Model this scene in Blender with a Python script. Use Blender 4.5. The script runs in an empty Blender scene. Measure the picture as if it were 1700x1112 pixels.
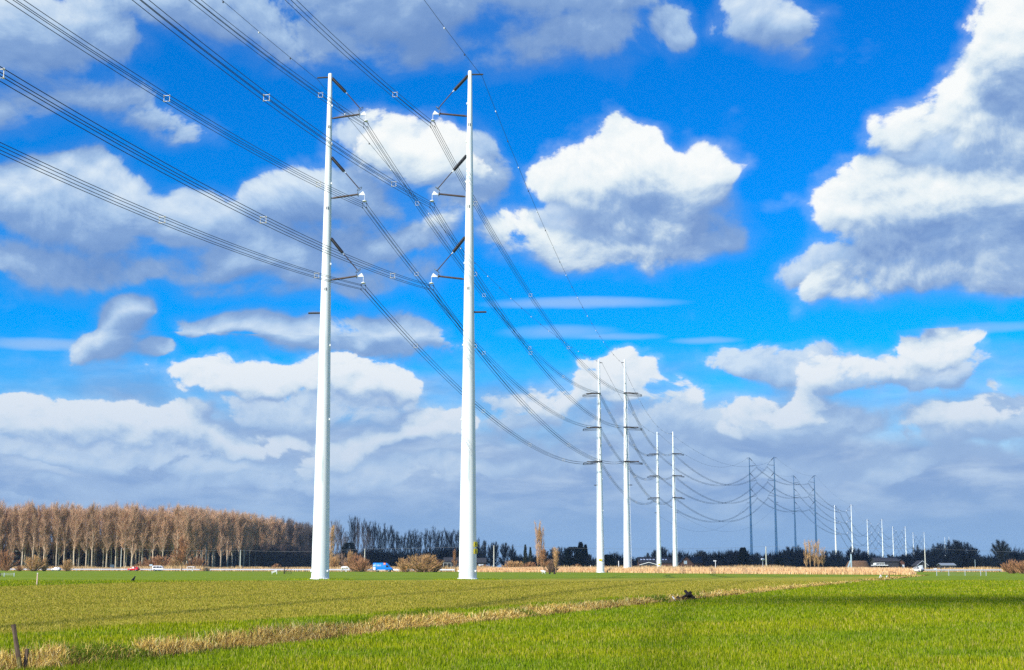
import bpy, bmesh, math, random
import numpy as np
from mathutils import Vector, Matrix, Euler, Quaternion
R = math.radians
random.seed(7); rng = np.random.default_rng(11)
SC = bpy.context.scene
COL = SC.collection

# ------------------------------------------------------------------ camera
F, PITCH, EYE = 2440.0, R(8.98), 1.38
cam_d = bpy.data.cameras.new('camera'); cam = bpy.data.objects.new('camera', cam_d); COL.objects.link(cam)
cam.location = (0, 0, EYE); cam.rotation_euler = (R(90)+PITCH, 0, 0)
cam_d.sensor_width = 36; cam_d.lens = F/1700*36; cam_d.clip_start = 0.1; cam_d.clip_end = 60000
SC.camera = cam
def ray(px, py):
    cx, cy = (px-850)/F, (556-py)/F
    c, s = math.cos(PITCH), math.sin(PITCH)
    return Vector((cx, c-cy*s, s+cy*c))
def at(px, py, y):                       # the point where the sight line of a pixel reaches depth y
    r = ray(px, py); t = y/r.y
    return Vector((r.x*t, y, EYE+r.z*t))
def gx(px, y, z=0.0):                    # x of a pixel column for something at depth y, height z
    c, s = math.cos(PITCH), math.sin(PITCH)
    return (px-850)/F*(y*c+(z-EYE)*s)
def hz(py, y): return at(850, py, y).z   # height of a pixel row at depth y

# ------------------------------------------------------------------ light
EXPOSURE = 0.4
HAZE = 0.00005
SUN_AZ, SUN_EL = R(226), R(38)           # compass from +Y, clockwise: behind the camera, to its left
TOSUN = Vector((math.sin(SUN_AZ)*math.cos(SUN_EL), math.cos(SUN_AZ)*math.cos(SUN_EL), math.sin(SUN_EL)))
sun_d = bpy.data.lights.new('sun', 'SUN'); sun = bpy.data.objects.new('sun', sun_d); COL.objects.link(sun)
sun_d.energy = 4.9; sun_d.angle = R(0.53); sun_d.color = (1.0, 0.95, 0.86)
sun.rotation_euler = TOSUN.to_track_quat('Z', 'Y').to_euler()
SC.view_settings.view_transform = 'Standard'; SC.view_settings.look = 'None'
SC.view_settings.exposure = EXPOSURE; SC.view_settings.gamma = 1.0

class NT:
    """small helper for wiring nodes"""
    def __init__(s, nt): s.nt = nt
    def new(s, t, **kw):
        n = s.nt.nodes.new(t)
        for k, v in kw.items(): setattr(n, k, v)
        return n
    def put(s, sock, v):
        if v is None: return
        if isinstance(v, bpy.types.NodeSocket): s.nt.links.new(v, sock)
        elif isinstance(v, (tuple, list)) and sock.type == 'RGBA' and len(v) == 3: sock.default_value = (*v, 1)
        else: sock.default_value = v
    def m(s, op, a, b=None, c=None, clamp=False):
        n = s.new('ShaderNodeMath', operation=op, use_clamp=clamp)
        for i, v in enumerate((a, b, c)): s.put(n.inputs[i], v)
        return n.outputs[0]
    def v(s, op, a, b=None, out=0):
        n = s.new('ShaderNodeVectorMath', operation=op)
        s.put(n.inputs[0], a)
        if op == 'SCALE': s.put(n.inputs['Scale'], b)
        elif b is not None: s.put(n.inputs[1], b)
        return n.outputs['Value'] if op in ('LENGTH', 'DOT_PRODUCT') else n.outputs[0]
    def xyz(s, x, y, z=0.0):
        n = s.new('ShaderNodeCombineXYZ')
        for i, q in enumerate((x, y, z)): s.put(n.inputs[i], q)
        return n.outputs[0]
    def sep(s, v):
        n = s.new('ShaderNodeSeparateXYZ'); s.put(n.inputs[0], v); return n.outputs
    def noise(s, vec, scale, detail=4, rough=.55, dist=0.0, color=False):
        n = s.new('ShaderNodeTexNoise'); s.put(n.inputs['Vector'], vec)
        n.inputs['Scale'].default_value = scale; n.inputs['Detail'].default_value = detail
        n.inputs['Roughness'].default_value = rough; n.inputs['Distortion'].default_value = dist
        return n.outputs['Color'] if color else n.outputs[0]
    def rng(s, v, a, b, c=0.0, d=1.0, smooth=True):
        n = s.new('ShaderNodeMapRange', interpolation_type='SMOOTHSTEP' if smooth else 'LINEAR')
        for i, q in enumerate((v, a, b, c, d)): s.put(n.inputs[i], q)
        return n.outputs[0]
    def mix(s, f, a, b, blend='MIX'):
        n = s.new('ShaderNodeMix', data_type='RGBA', blend_type=blend)
        s.put(n.inputs[0], f); s.put(n.inputs[6], a); s.put(n.inputs[7], b)
        return n.outputs[2]

# ------------------------------------------------------------------ sky
world = bpy.data.worlds.new('World'); SC.world = world; world.use_nodes = True
world.node_tree.nodes.clear()
world.cycles.sampling_method = 'MANUAL'; world.cycles.sample_map_resolution = 256
W = NT(world.node_tree)
def azel(px, py):
    r = ray(px, py).normalized()
    return math.atan2(r.x, r.y), math.asin(r.z)
BRIGHT = [  # px, py, rx, ry, strength: sunlit cumulus
 (1065,274,150,66,1.15),(1165,285,80,56,.95),(960,300,80,50,.85),(1010,370,120,60,.55),(1120,365,80,56,.6),(1185,318,40,44,.5),(1050,330,140,62,.7),(1130,320,70,50,.6),
 (1540,350,190,84,1.2),(1420,360,90,66,.85),(1660,330,150,80,1.1),(1570,420,230,60,.8),(1480,290,90,42,.6),
 (1700,100,85,100,1.15),(1640,195,110,72,.95),(1495,205,60,40,.35),(1690,240,120,110,.9),
 (690,255,120,66,.75),(740,330,60,70,.45),
 (430,640,120,36,1.0),(590,648,105,42,.9),(330,640,60,24,.5),(530,625,70,26,.6),
 (70,685,120,44,1.15),(215,705,120,40,.9),(340,730,80,24,.5),(150,670,60,24,.5),
 (705,715,75,34,1.0),(610,745,80,28,.7),(455,735,65,28,.6),(500,770,60,20,.3),
 (1015,635,80,40,1.05),(1080,665,75,34,.7),(930,672,70,34,.55),(1000,600,40,22,.5),
 (1545,590,80,42,.85),(1460,620,110,34,.6),(1310,680,100,28,.55),(1600,690,100,36,.6),(1220,700,60,24,.35),
 (1010,410,180,44,.7),(870,390,80,44,.5),(1130,400,80,34,.5),(1580,470,220,36,.75),(1400,470,80,42,.55),(1440,210,26,36,.25),
]
GREY = [    # thicker or shaded cloud
 (760,-10,330,92,1.1),(560,60,190,64,.7),(960,60,130,66,.7),(340,0,150,60,.5),(800,80,230,44,.5),
 (1265,35,74,46,.40),(1125,45,34,42,.3),
 (60,60,170,100,1.),(140,160,120,52,.6),(20,170,140,50,.7),(240,200,80,30,.28),
 (110,345,180,78,1.),(300,360,120,60,.7),(60,430,200,54,.8),(250,430,150,40,.6),(390,470,70,22,.35),(120,290,60,36,.6),
 (560,320,130,66,.8),(640,240,90,60,.7),(610,395,170,44,.55),(450,330,70,44,.4),(760,300,80,90,.4),
 (228,515,60,52,1.),(215,548,60,46,.9),(1370,440,80,44,.6),(450,40,150,60,.6),(430,425,140,62,.8),(620,450,120,40,.5),(200,565,54,36,.7),(280,592,50,18,.75),
 (460,545,130,38,.95),(640,545,90,36,.7),(560,575,180,30,.6),
 (1240,590,95,30,.6),(1400,622,110,32,.6),(1600,280,180,120,1.1),(1480,330,120,60,.9),(1590,400,230,90,1.),(1680,170,100,80,1.),(1040,370,190,66,1.),(1090,300,140,70,.9),
 (200,792,230,17,.8),(500,802,170,15,.7),(820,772,150,18,.8),(1180,764,160,20,.8),(1500,764,200,22,.9),(1420,832,210,11,.6),(330,772,90,16,.7),(640,832,190,11,.6),(950,832,170,11,.6),(120,838,180,10,.6),
(1320,610,90,28,.6),(1480,640,160,28,.6),(1600,620,60,30,.4),
 (560,690,180,34,.55),(860,700,90,44,.5),(1120,710,120,40,.5),(1350,700,150,42,.7),(1620,710,120,48,.8),(140,740,200,26,.6),(620,780,220,26,.6),(1000,760,200,30,.5),(1300,770,220,26,.5),
 (1290,340,22,12,.25),(1330,325,14,12,.25),
]
def c_(r, g, b):                          # sRGB 0-255 to linear, scaled for the background strength
    f = lambda u: (u/12.92 if u <= .04045 else ((u+.055)/1.055)**2.4)
    return tuple(f(q/255)/BG/2**EXPOSURE for q in (r, g, b))
BG = 0.1
sky = W.new('ShaderNodeTexSky', sky_type='NISHITA', sun_disc=False)
sky.sun_elevation = SUN_EL; sky.sun_rotation = SUN_AZ; sky.altitude = 0; sky.air_density = 1.0; sky.dust_density = .2; sky.ozone_density = 4.0
hs = W.new('ShaderNodeHueSaturation'); hs.inputs['Saturation'].default_value = 1.5; hs.inputs['Value'].default_value = 1.32; hs.inputs['Hue'].default_value = .515
tc = W.new('ShaderNodeTexCoord')
X, Y, Z = W.sep(tc.outputs['Generated'])
AZ = W.m('ARCTAN2', X, Y); EL = W.m('ARCSINE', Z); P = W.xyz(AZ, EL, 0.0)
W.put(hs.inputs['Color'], sky.outputs[0]); W.put(hs.inputs['Saturation'], W.rng(EL, .10, .36, 1.95, 1.48, smooth=False)); SKY = hs.outputs[0]
# distant cloud layer near the horizon
hn = W.noise(W.v('MULTIPLY', P, (1, 2.6, 1)), 7, 5, .55)
hn2 = W.noise(W.v('MULTIPLY', P, (1, 3.2, 1)), 15, 7, .58, .3)
ha = W.rng(W.m('ADD', EL, W.m('MULTIPLY_ADD', hn, .12, -.06)), .150, .075)
hcol = W.mix(W.rng(hn2, .36, .70), c_(137,169,214), c_(184,207,234))
hcol = W.mix(W.rng(EL, .065, .01), hcol, c_(137,174,217))
BASE = W.mix(ha, SKY, hcol)

D1, D2 = (-.0026, .0056, 0), (-.005, .021, 0)          # steps towards the sun across the cloud face
def blobsum(blobs, Q):
    acc = -1.0
    for (c, r, amp) in blobs:
        n = W.new('ShaderNodeVectorMath', operation='MULTIPLY_ADD')
        W.put(n.inputs[0], Q); n.inputs[1].default_value = (1/r[0], 1/r[1], 0); n.inputs[2].default_value = (-c[0]/r[0], -c[1]/r[1], 0)
        b = W.m('MULTIPLY_ADD', W.v('DOT_PRODUCT', n.outputs[0], n.outputs[0]), -amp, amp)
        acc = W.m('SMOOTH_MAX', acc, b, .35)
    return acc
def puffs(vec, warp, k, nscale):           # small-scale billows
    S = W.v('MULTIPLY', vec, (1, 1.3, 1))
    f = W.noise(S, nscale, 9, .64, .3)
    vo = W.new('ShaderNodeTexVoronoi', feature='F1'); W.put(vo.inputs['Vector'], W.v('ADD', S, W.v('SCALE', warp, .5)))
    vo.inputs['Scale'].default_value = nscale*1.5; vo.inputs['Detail'].default_value = 2; vo.inputs['Roughness'].default_value = .55
    bil = W.m('SUBTRACT', .5, vo.outputs['Distance'])
    return W.m('ADD', W.m('MULTIPLY_ADD', f, k*2.6, -k*1.3+.42), W.m('MULTIPLY', bil, k*.62))
WISP = [(965,503,160,11,1.),(70,571,95,11,1.),(930,552,95,12,.6),(1010,559,80,6,.6),(1170,565,60,6,.6),(1650,545,120,8,.5)]
def wisps(under):                          # thin flat streaks
    w = W.noise(W.v('MULTIPLY', P, (1, 3, 1)), 14, 4, .6, color=True)
    Q = W.v('ADD', P, W.v('MULTIPLY', W.v('SUBTRACT', w, (.5, .5, .5)), (.03, .006, 0)))
    o = blobsum([(azel(x, y), (a/F, b/F), s) for x, y, a, b, s in WISP], Q)
    return W.mix(W.rng(o, -.35, 1.1, 0, .62), under, c_(172,204,242))
def shade_ramp(v, stops):
    r = W.new('ShaderNodeValToRGB'); W.put(r.inputs[0], v); e = r.color_ramp.elements
    for i, (p, k) in enumerate(stops):
        q = e[i] if i < 2 else e.new(p)
        q.position = p; q.color = (*[z*BG for z in c_(*k)], 1)
    return W.v('SCALE', r.outputs[0], 1/BG)
def layer(under, blobs, k, nscale, stops, dens, generic=None, haze=.66, lift=.36):
    w = W.noise(P, 11, 3, .55, color=True)
    warp = W.v('MULTIPLY', W.v('SUBTRACT', w, (.5, .5, .5)), (.085, .055, 0))
    Q = W.v('ADD', P, warp); Q2 = W.v('ADD', Q, D2)
    o = generic(Q) if generic else blobsum(blobs, Q)
    c = generic(Q2) if generic else blobsum(blobs, Q2)
    a = W.m('ADD', o, puffs(P, warp, k, nscale))
    b = W.m('ADD', W.m('MULTIPLY_ADD', W.m('SUBTRACT', c, o), .27, o), puffs(W.v('ADD', P, D1), warp, k, nscale))
    fine = W.m('SUBTRACT', a, b); coarse = W.m('SUBTRACT', o, c)
    coarse = W.m('MAXIMUM', W.m('MINIMUM', coarse, .9), -.9)
    sh = W.m('ADD', W.m('MULTIPLY_ADD', fine, .46, lift), W.m('MULTIPLY', coarse, .42))
    colr = shade_ramp(sh, stops)
    colr = W.mix(W.rng(EL, .20, .04, 0, haze), colr, c_(166,194,228))
    soft = W.rng(coarse, -.6, .40, 1.0, .30)
    al = W.rng(W.m('DIVIDE', a, soft), -.1, 1.0)
    al = W.m('MAXIMUM', al, W.rng(a, -.55, .45, 0, .22))      # thin veil round the thick parts
    al = W.m('MULTIPLY', al, W.rng(EL, .022, .06, 0, dens))
    return W.mix(al, under, colr)
ST_G = [(.10,(112,148,202)),(.95,(222,236,247)),(.40,(135,168,214)),(.62,(172,200,232)),(.80,(200,220,241))]
ST_B = [(.08,(122,156,208)),(.92,(250,253,253)),(.30,(152,182,222)),(.48,(196,216,236)),(.66,(230,241,247))]
def prep(lst, a0, a1, e0, e1):
    out = []
    for (px, py, rx, ry, amp) in lst:
        c = azel(px, py); r = (rx/F, ry/F); m = math.sqrt(1+1.4/amp)
        mx, my = .030, .024
        if c[0]+r[0]*m+mx > a0 and c[0]-r[0]*m-mx < a1 and c[1]+r[1]*m+my > e0 and c[1]-r[1]*m-my-.036 < e1: out.append((c, r, amp))
    return out
def background(colr):
    b = W.new('ShaderNodeBackground'); W.put(b.inputs[0], colr); b.inputs[1].default_value = BG; return b.outputs[0]
def switch(test, a, b):                    # one side only is ever evaluated
    n = W.new('ShaderNodeMixShader'); W.put(n.inputs[0], test); W.nt.links.new(a, n.inputs[1]); W.nt.links.new(b, n.inputs[2]); return n.outputs[0]
def as_group(name, fn):                    # wired in a group of its own: quick to build
    global W, P, EL
    keep = (W, P, EL)
    g = bpy.data.node_groups.new(name, 'ShaderNodeTree')
    for nm, ty in (('P', 'Vector'), ('EL', 'Float'), ('Base', 'Color')): g.interface.new_socket(nm, in_out='INPUT', socket_type='NodeSocket'+ty)
    g.interface.new_socket('Color', in_out='OUTPUT', socket_type='NodeSocketColor')
    W = NT(g); gi = W.new('NodeGroupInput'); go = W.new('NodeGroupOutput'); P, EL = gi.outputs[0], gi.outputs[1]
    W.put(go.inputs[0], fn(gi.outputs[2]))
    W, P, EL = keep
    n = W.new('ShaderNodeGroup'); n.node_tree = g
    for i, v in enumerate((P, EL, BASE)): W.put(n.inputs[i], v)
    return background(n.outputs[0])
def cell(a0, a1, e0, e1):
    g = prep(GREY, a0, a1, e0, e1); b = prep(BRIGHT, a0, a1, e0, e1)
    def fn(c):
        low = e1 < .2
        c = wisps(c)
        if g: c = layer(c, g, 1.15, 17 if low else 11, ST_G, .95, lift=.33)
        if b: c = layer(c, b, 1.15, 23 if low else 14, ST_B, 1.0)
        return c
    return as_group('clouds', fn)
AZS = [-.37, -.18, 0., .17, .37]
ELS = [.03, .155, .42]
def row(e0, e1):
    s = cell(AZS[0], AZS[1], e0, e1)
    for i in range(1, len(AZS)-1):
        s = switch(W.m('GREATER_THAN', AZ, AZS[i]), s, cell(AZS[i], AZS[i+1], e0, e1))
    return s
inner = row(ELS[0], ELS[1])
for i in range(1, len(ELS)-1): inner = switch(W.m('GREATER_THAN', EL, ELS[i]), inner, row(ELS[i], ELS[i+1]))
def loose(Q):                              # scattered cumulus over the rest of the sky
    return W.m('MULTIPLY_ADD', W.noise(Q, 3.2, 2, .5), 5.5, -3.0)
outer = as_group('loose clouds', lambda c: layer(c, [], 1.15, 12, ST_B, 1.0, generic=loose))
ax = W.m('GREATER_THAN', W.m('ABSOLUTE', AZ), AZS[-1]); ay = W.m('GREATER_THAN', EL, ELS[-1])
full = switch(W.m('MAXIMUM', ax, ay), inner, outer)
ground_side = background(W.mix(W.rng(EL, 0, -.02), BASE, c_(110,130,105)))
full = switch(W.m('LESS_THAN', EL, ELS[0]), full, ground_side)
wo = W.new('ShaderNodeOutputWorld'); W.put(wo.inputs[0], full)
SC.cycles.use_adaptive_sampling = True; SC.cycles.adaptive_threshold = .004; SC.cycles.adaptive_min_samples = 24
SC.cycles.use_denoising = False; SC.cycles.sample_clamp_indirect = 2.0
SC.cycles.max_bounces = 6; SC.cycles.diffuse_bounces = 3; SC.cycles.transparent_max_bounces = 8

# ------------------------------------------------------------------ helpers
def tag(o, label=None, cat=None, group=None, kind=None):
    if label: o['label'] = label
    if cat: o['category'] = cat
    if group: o['group'] = group
    if kind: o['kind'] = kind
    return o
def thing(name, loc, label, cat, group=None, rz=0.0):
    o = bpy.data.objects.new(name, None); COL.objects.link(o); o.empty_display_size = .3
    o.location = loc; o.rotation_euler = (0, 0, rz)
    return tag(o, label, cat, group)
def link(name, me, parent=None, loc=None):
    o = bpy.data.objects.new(name, me); COL.objects.link(o)
    if parent is not None: o.parent = parent
    if loc is not None: o.location = loc
    return o
def np_mesh(name, V, Fc, mat, cols=None, smooth=False):
    """V (n,3), Fc (m,k) with one face size"""
    V = np.asarray(V, np.float32); Fc = np.asarray(Fc, np.int32); k = Fc.shape[1]
    me = bpy.data.meshes.new(name)
    me.vertices.add(len(V)); me.vertices.foreach_set('co', V.ravel())
    me.loops.add(Fc.size); me.loops.foreach_set('vertex_index', Fc.ravel())
    me.polygons.add(len(Fc)); me.polygons.foreach_set('loop_start', np.arange(0, Fc.size, k, dtype=np.int32))
    try: me.polygons.foreach_set('loop_total', np.full(len(Fc), k, np.int32))
    except Exception: pass
    if smooth: me.polygons.foreach_set('use_smooth', np.ones(len(Fc), bool))
    if cols is not None:
        a = me.color_attributes.new('tint', 'FLOAT_COLOR', 'POINT')
        a.data.foreach_set('color', np.concatenate([cols, np.ones((len(cols), 1))], 1).astype(np.float32).ravel())
    me.materials.append(mat); me.update(calc_edges=True); me.validate()
    return me
class MB:
    """collects shapes and turns them into one mesh"""
    def __init__(s): s.v, s.f, s.sm = [], [], []
    def add(s, v, f, smooth=False):
        n = len(s.v); s.v += [tuple(q) for q in v]; s.f += [tuple(i+n for i in q) for q in f]; s.sm += [smooth]*len(f); return s
    def box(s, c, d, rot=None, taper=1.0):
        hx, hy, hz_ = d[0]/2, d[1]/2, d[2]/2; vs = []
        for z, t in ((-hz_, 1), (hz_, taper)):
            for x, y in ((-hx, -hy), (hx, -hy), (hx, hy), (-hx, hy)): vs.append(Vector((x*t, y*t, z)))
        if rot is not None: vs = [rot @ q for q in vs]
        c = Vector(c)
        return s.add([q+c for q in vs], [(3,2,1,0),(4,5,6,7),(0,1,5,4),(1,2,6,5),(2,3,7,6),(3,0,4,7)])
    def bar(s, a, b, w, h=None):            # box from a to b
        a, b = Vector(a), Vector(b); d = b-a
        return s.box((a+b)/2, (w, h or w, d.length), d.to_track_quat('Z', 'Y').to_matrix())
    def tube(s, pts, r, n=8, cap=True, smooth=True):
        pts = [Vector(p) for p in pts]; m = len(pts)
        rs = r if isinstance(r, (list, tuple)) else [r]*m
        d0 = (pts[1]-pts[0]).normalized(); up = Vector((0, 0, 1)) if abs(d0.z) < .9 else Vector((1, 0, 0))
        vs, fs = [], []
        for i, p in enumerate(pts):
            d = (pts[min(i+1, m-1)]-pts[max(i-1, 0)]).normalized()
            a = d.cross(up).normalized(); b = a.cross(d).normalized()
            up = b
            for k in range(n):
                t = 2*math.pi*k/n; vs.append(p+(a*math.cos(t)+b*math.sin(t))*rs[i])
        for i in range(m-1):
            for k in range(n):
                k2 = (k+1) % n; fs.append((i*n+k, i*n+k2, (i+1)*n+k2, (i+1)*n+k))
        s.add(vs, fs, smooth)
        if cap: s.add([vs[k] for k in range(n)], [tuple(range(n-1, -1, -1))]); s.add([vs[(m-1)*n+k] for k in range(n)], [tuple(range(n))])
        return s
    def lathe(s, prof, n=24, smooth=True, c=(0, 0, 0)):
        c = Vector(c); vs, fs = [], []; m = len(prof)
        for r, z in prof:
            for k in range(n):
                t = 2*math.pi*k/n; vs.append(c+Vector((r*math.cos(t), r*math.sin(t), z)))
        for i in range(m-1):
            for k in range(n):
                k2 = (k+1) % n; fs.append((i*n+k, i*n+k2, (i+1)*n+k2, (i+1)*n+k))
        s.add(vs, fs, smooth)
        s.add(vs[:n], [tuple(range(n-1, -1, -1))]); s.add(vs[-n:], [tuple(range(n))])
        return s
    def torus(s, c, axis, R_, r, n=20, k=6):
        q = Vector(axis).normalized().to_track_quat('Z', 'Y'); c = Vector(c); vs, fs = [], []
        for i in range(n):
            t = 2*math.pi*i/n
            for j in range(k):
                u = 2*math.pi*j/k; w = R_+r*math.cos(u)
                vs.append(c+q @ Vector((w*math.cos(t), w*math.sin(t), r*math.sin(u))))
        for i in range(n):
            for j in range(k): fs.append((i*k+j, ((i+1) % n)*k+j, ((i+1) % n)*k+(j+1) % k, i*k+(j+1) % k))
        return s.add(vs, fs, True)
    def ball(s, c, r, n=10, m=6):
        rx, ry, rz = (r, r, r) if not isinstance(r, (tuple, list)) else r
        c = Vector(c); vs = [c+Vector((0, 0, -rz))]; fs = []
        for i in range(1, m):
            p = -math.pi/2+math.pi*i/m
            for k in range(n):
                t = 2*math.pi*k/n; vs.append(c+Vector((rx*math.cos(p)*math.cos(t), ry*math.cos(p)*math.sin(t), rz*math.sin(p))))
        vs.append(c+Vector((0, 0, rz))); last = len(vs)-1
        for k in range(n): fs.append((0, 1+(k+1) % n, 1+k)); fs.append((last, 1+(m-2)*n+k, 1+(m-2)*n+(k+1) % n))
        for i in range(m-2):
            for k in range(n): fs.append((1+i*n+k, 1+i*n+(k+1) % n, 1+(i+1)*n+(k+1) % n, 1+(i+1)*n+k))
        return s.add(vs, fs, True)
    def prism(s, poly, y0, y1):             # poly in x,z, extruded along y
        n = len(poly); vs = [(x, y0, z) for x, z in poly]+[(x, y1, z) for x, z in poly]
        fs = [tuple(range(n)), tuple(range(2*n-1, n-1, -1))]+[(i, i+n, (i+1) % n+n, (i+1) % n) for i in range(n)]
        return s.add(vs, fs)
    def mesh(s, name, mat):
        me = bpy.data.meshes.new(name); me.from_pydata(s.v, [], s.f)
        me.polygons.foreach_set('use_smooth', s.sm); me.materials.append(mat)
        b = bmesh.new(); b.from_mesh(me); bmesh.ops.recalc_face_normals(b, faces=b.faces); b.to_mesh(me); b.free()
        me.update(); return me
    def build(s, name, mat, parent=None, loc=None): return link(name, s.mesh(name, mat), parent, loc)
def copy_tree(src, loc, scale=(1, 1, 1), rz=0.0):
    """a thing and its parts again, sharing meshes"""
    o = src.copy(); COL.objects.link(o); o.location = loc; o.scale = scale; o.rotation_euler = (0, 0, rz)
    for ch in list(src.children):
        c = ch.copy(); COL.objects.link(c); c.parent = o
        for g in ch.children:
            d = g.copy(); COL.objects.link(d); d.parent = c
    return o

# ------------------------------------------------------------------ materials
def mat(name, base, rough=.7, metal=0.0, var=0.0, scale=4.0, spec=.3, bump=0.0, stretch=(1, 1, 1), second=None, objvar=0.0):
    m = bpy.data.materials.new(name); m.use_nodes = True; T = NT(m.node_tree)
    p = m.node_tree.nodes['Principled BSDF']
    p.inputs['Roughness'].default_value = rough; p.inputs['Metallic'].default_value = metal; p.inputs['Specular IOR Level'].default_value = spec
    if var or second or bump or objvar:
        co = T.new('ShaderNodeTexCoord').outputs['Object']
        n = T.noise(T.v('MULTIPLY', co, stretch), scale, 6, .6)
        lo = tuple(q*(1-var) for q in base); hi = second or tuple(min(1, q*(1+var)) for q in base)
        col = T.mix(T.rng(n, .32, .68), lo, hi)
        if objvar:
            oi = T.new('ShaderNodeObjectInfo').outputs['Random']
            h = T.new('ShaderNodeHueSaturation'); T.put(h.inputs['Value'], T.m('MULTIPLY_ADD', oi, 2*objvar, 1-objvar)); T.put(h.inputs['Color'], col); col = h.outputs[0]
        T.put(p.inputs['Base Color'], col)
        if bump:
            b = T.new('ShaderNodeBump'); b.inputs['Strength'].default_value = bump; b.inputs['Distance'].default_value = .03
            T.put(b.inputs['Height'], n); T.put(p.inputs['Normal'], b.outputs[0])
    else: p.inputs['Base Color'].default_value = (*base, 1)
    return m
def leafmat(name, trans=.35, rough=.6, gain=1.0):
    """thin plant matter coloured by the 'tint' attribute"""
    m = bpy.data.materials.new(name); m.use_nodes = True; T = NT(m.node_tree); T.nt.nodes.clear()
    a = T.new('ShaderNodeVertexColor', layer_name='tint').outputs[0]
    if gain != 1.0: a = T.v('SCALE', a, gain)
    d = T.new('ShaderNodeBsdfDiffuse'); T.put(d.inputs[0], a)
    t = T.new('ShaderNodeBsdfTranslucent'); T.put(t.inputs[0], a)
    x = T.new('ShaderNodeMixShader'); x.inputs[0].default_value = trans
    T.nt.links.new(d.outputs[0], x.inputs[1]); T.nt.links.new(t.outputs[0], x.inputs[2])
    o = T.new('ShaderNodeOutputMaterial'); T.nt.links.new(x.outputs[0], o.inputs[0]); return m
def twigmat(name, base, var=.25):
    m = mat(name, base, .85, var=var, scale=.5, spec=.1, objvar=.14); return m
M = {}
def pole_paint(name, base, streak):
    m = bpy.data.materials.new(name); m.use_nodes = True; T = NT(m.node_tree); p = m.node_tree.nodes['Principled BSDF']
    co = T.new('ShaderNodeTexCoord').outputs['Object']
    n = T.noise(T.v('MULTIPLY', co, (1.6, 1.6, .10)), 1.3, 6, .62)
    k = T.noise(co, .16, 2, .5)
    s = T.m('MULTIPLY', T.rng(n, .52, .68), T.rng(k, .42, .60))
    x, y, z = T.sep(co)                                      # section joints as thin darker rings
    j = T.m('ABSOLUTE', T.m('SUBTRACT', T.m('FRACT', T.m('DIVIDE', z, 11.4)), .5))
    s = T.m('MAXIMUM', T.m('MULTIPLY', s, .8), T.m('MULTIPLY', T.m('LESS_THAN', j, .0015), .12))
    T.put(p.inputs['Base Color'], T.mix(T.m('MULTIPLY', s, 1.15, clamp=True), base, streak)); p.inputs['Roughness'].default_value = .42; p.inputs['Specular IOR Level'].default_value = .35
    return m
M['pole'] = pole_paint('white pole paint', (.83,.87,.87), (.44,.56,.56))
M['flange'] = mat('galvanised flange', (.78,.80,.80), .5, .1, var=.12, scale=6)
M['sleeve'] = mat('dark ribbed silicone', (.018,.02,.026), .5)
M['rod'] = mat('brown silicone rod', (.06,.04,.037), .5, var=.2)
M['arm'] = mat('brown post insulator', (.085,.062,.056), .45, var=.2)
M['dark_arm'] = mat('dark painted steel arm', (.05,.05,.055), .5)
M['yoke'] = mat('white yoke plate', (.82,.84,.84), .4)
M['ring'] = mat('galvanised corona ring', (.20,.22,.22), .4, .6)
M['wire'] = mat('aluminium conductor', (.022,.024,.030), .6, .0)
M['spacer'] = mat('pale spacer frame', (.66,.64,.56), .5, .1)
M['ewire'] = mat('steel earth wire', (.06,.06,.07), .6)
M['marker'] = mat('white marker', (.75,.76,.78), .5)
M['yellow'] = mat('yellow sign', (.85,.68,.01), .45)
M['black'] = mat('black print', (.02,.02,.02), .6)
M['glass'] = mat('dark vehicle glass', (.02,.025,.03), .12, spec=.5)
M['tyre'] = mat('tyre rubber', (.02,.02,.02), .8); M['rim'] = mat('wheel rim', (.5,.5,.52), .35, .7)
M['lamp'] = mat('lamp lens', (.75,.75,.72), .2); M['redlamp'] = mat('red lamp lens', (.5,.02,.02), .2)
M['wood'] = mat('weathered timber', (.12,.080,.050), .85, var=.45, scale=14, bump=.6, stretch=(1,1,.18), second=(.21,.15,.10))
M['darkwood'] = mat('wet dark timber', (.028,.02,.017), .8, var=.4, scale=10, bump=.5)
M['moss'] = mat('mossy timber', (.16,.15,.05), .9, var=.4, scale=12)
M['pale_post'] = mat('pale utility pole timber', (.52,.52,.44), .8, var=.2, scale=3)
M['rail'] = mat('galvanised guard rail', (.56,.60,.68), .45, .25, var=.1)
M['white'] = mat('white paint', (.8,.81,.82), .4)
M['asphalt'] = mat('asphalt', (.06,.06,.062), .9, var=.2, scale=1)
M['brick'] = mat('dark red brick', (.13,.065,.05), .9, var=.25, scale=3)
M['roof'] = mat('dark roof tiles', (.03,.032,.038), .8, var=.25, scale=2)
M['wall_dark'] = mat('dark boarded wall', (.035,.038,.046), .85, var=.25, scale=2)
M['wall_brown'] = mat('brown boarded wall', (.20,.12,.08), .85, var=.25, scale=2)
M['wall_white'] = mat('white rendered wall', (.55,.56,.57), .8, var=.1)
M['pane'] = mat('window pane', (.10,.13,.17), .15, spec=.6)
M['skylight'] = mat('skylight pane', (.55,.62,.72), .2, spec=.6)
M['steel_blue'] = mat('pale blue grey steel', (.42,.55,.63), .5, .1, var=.1)
M['earth'] = mat('brown heaped earth', (.13,.075,.045), .95, var=.35, scale=2.5, bump=.8)

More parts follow.
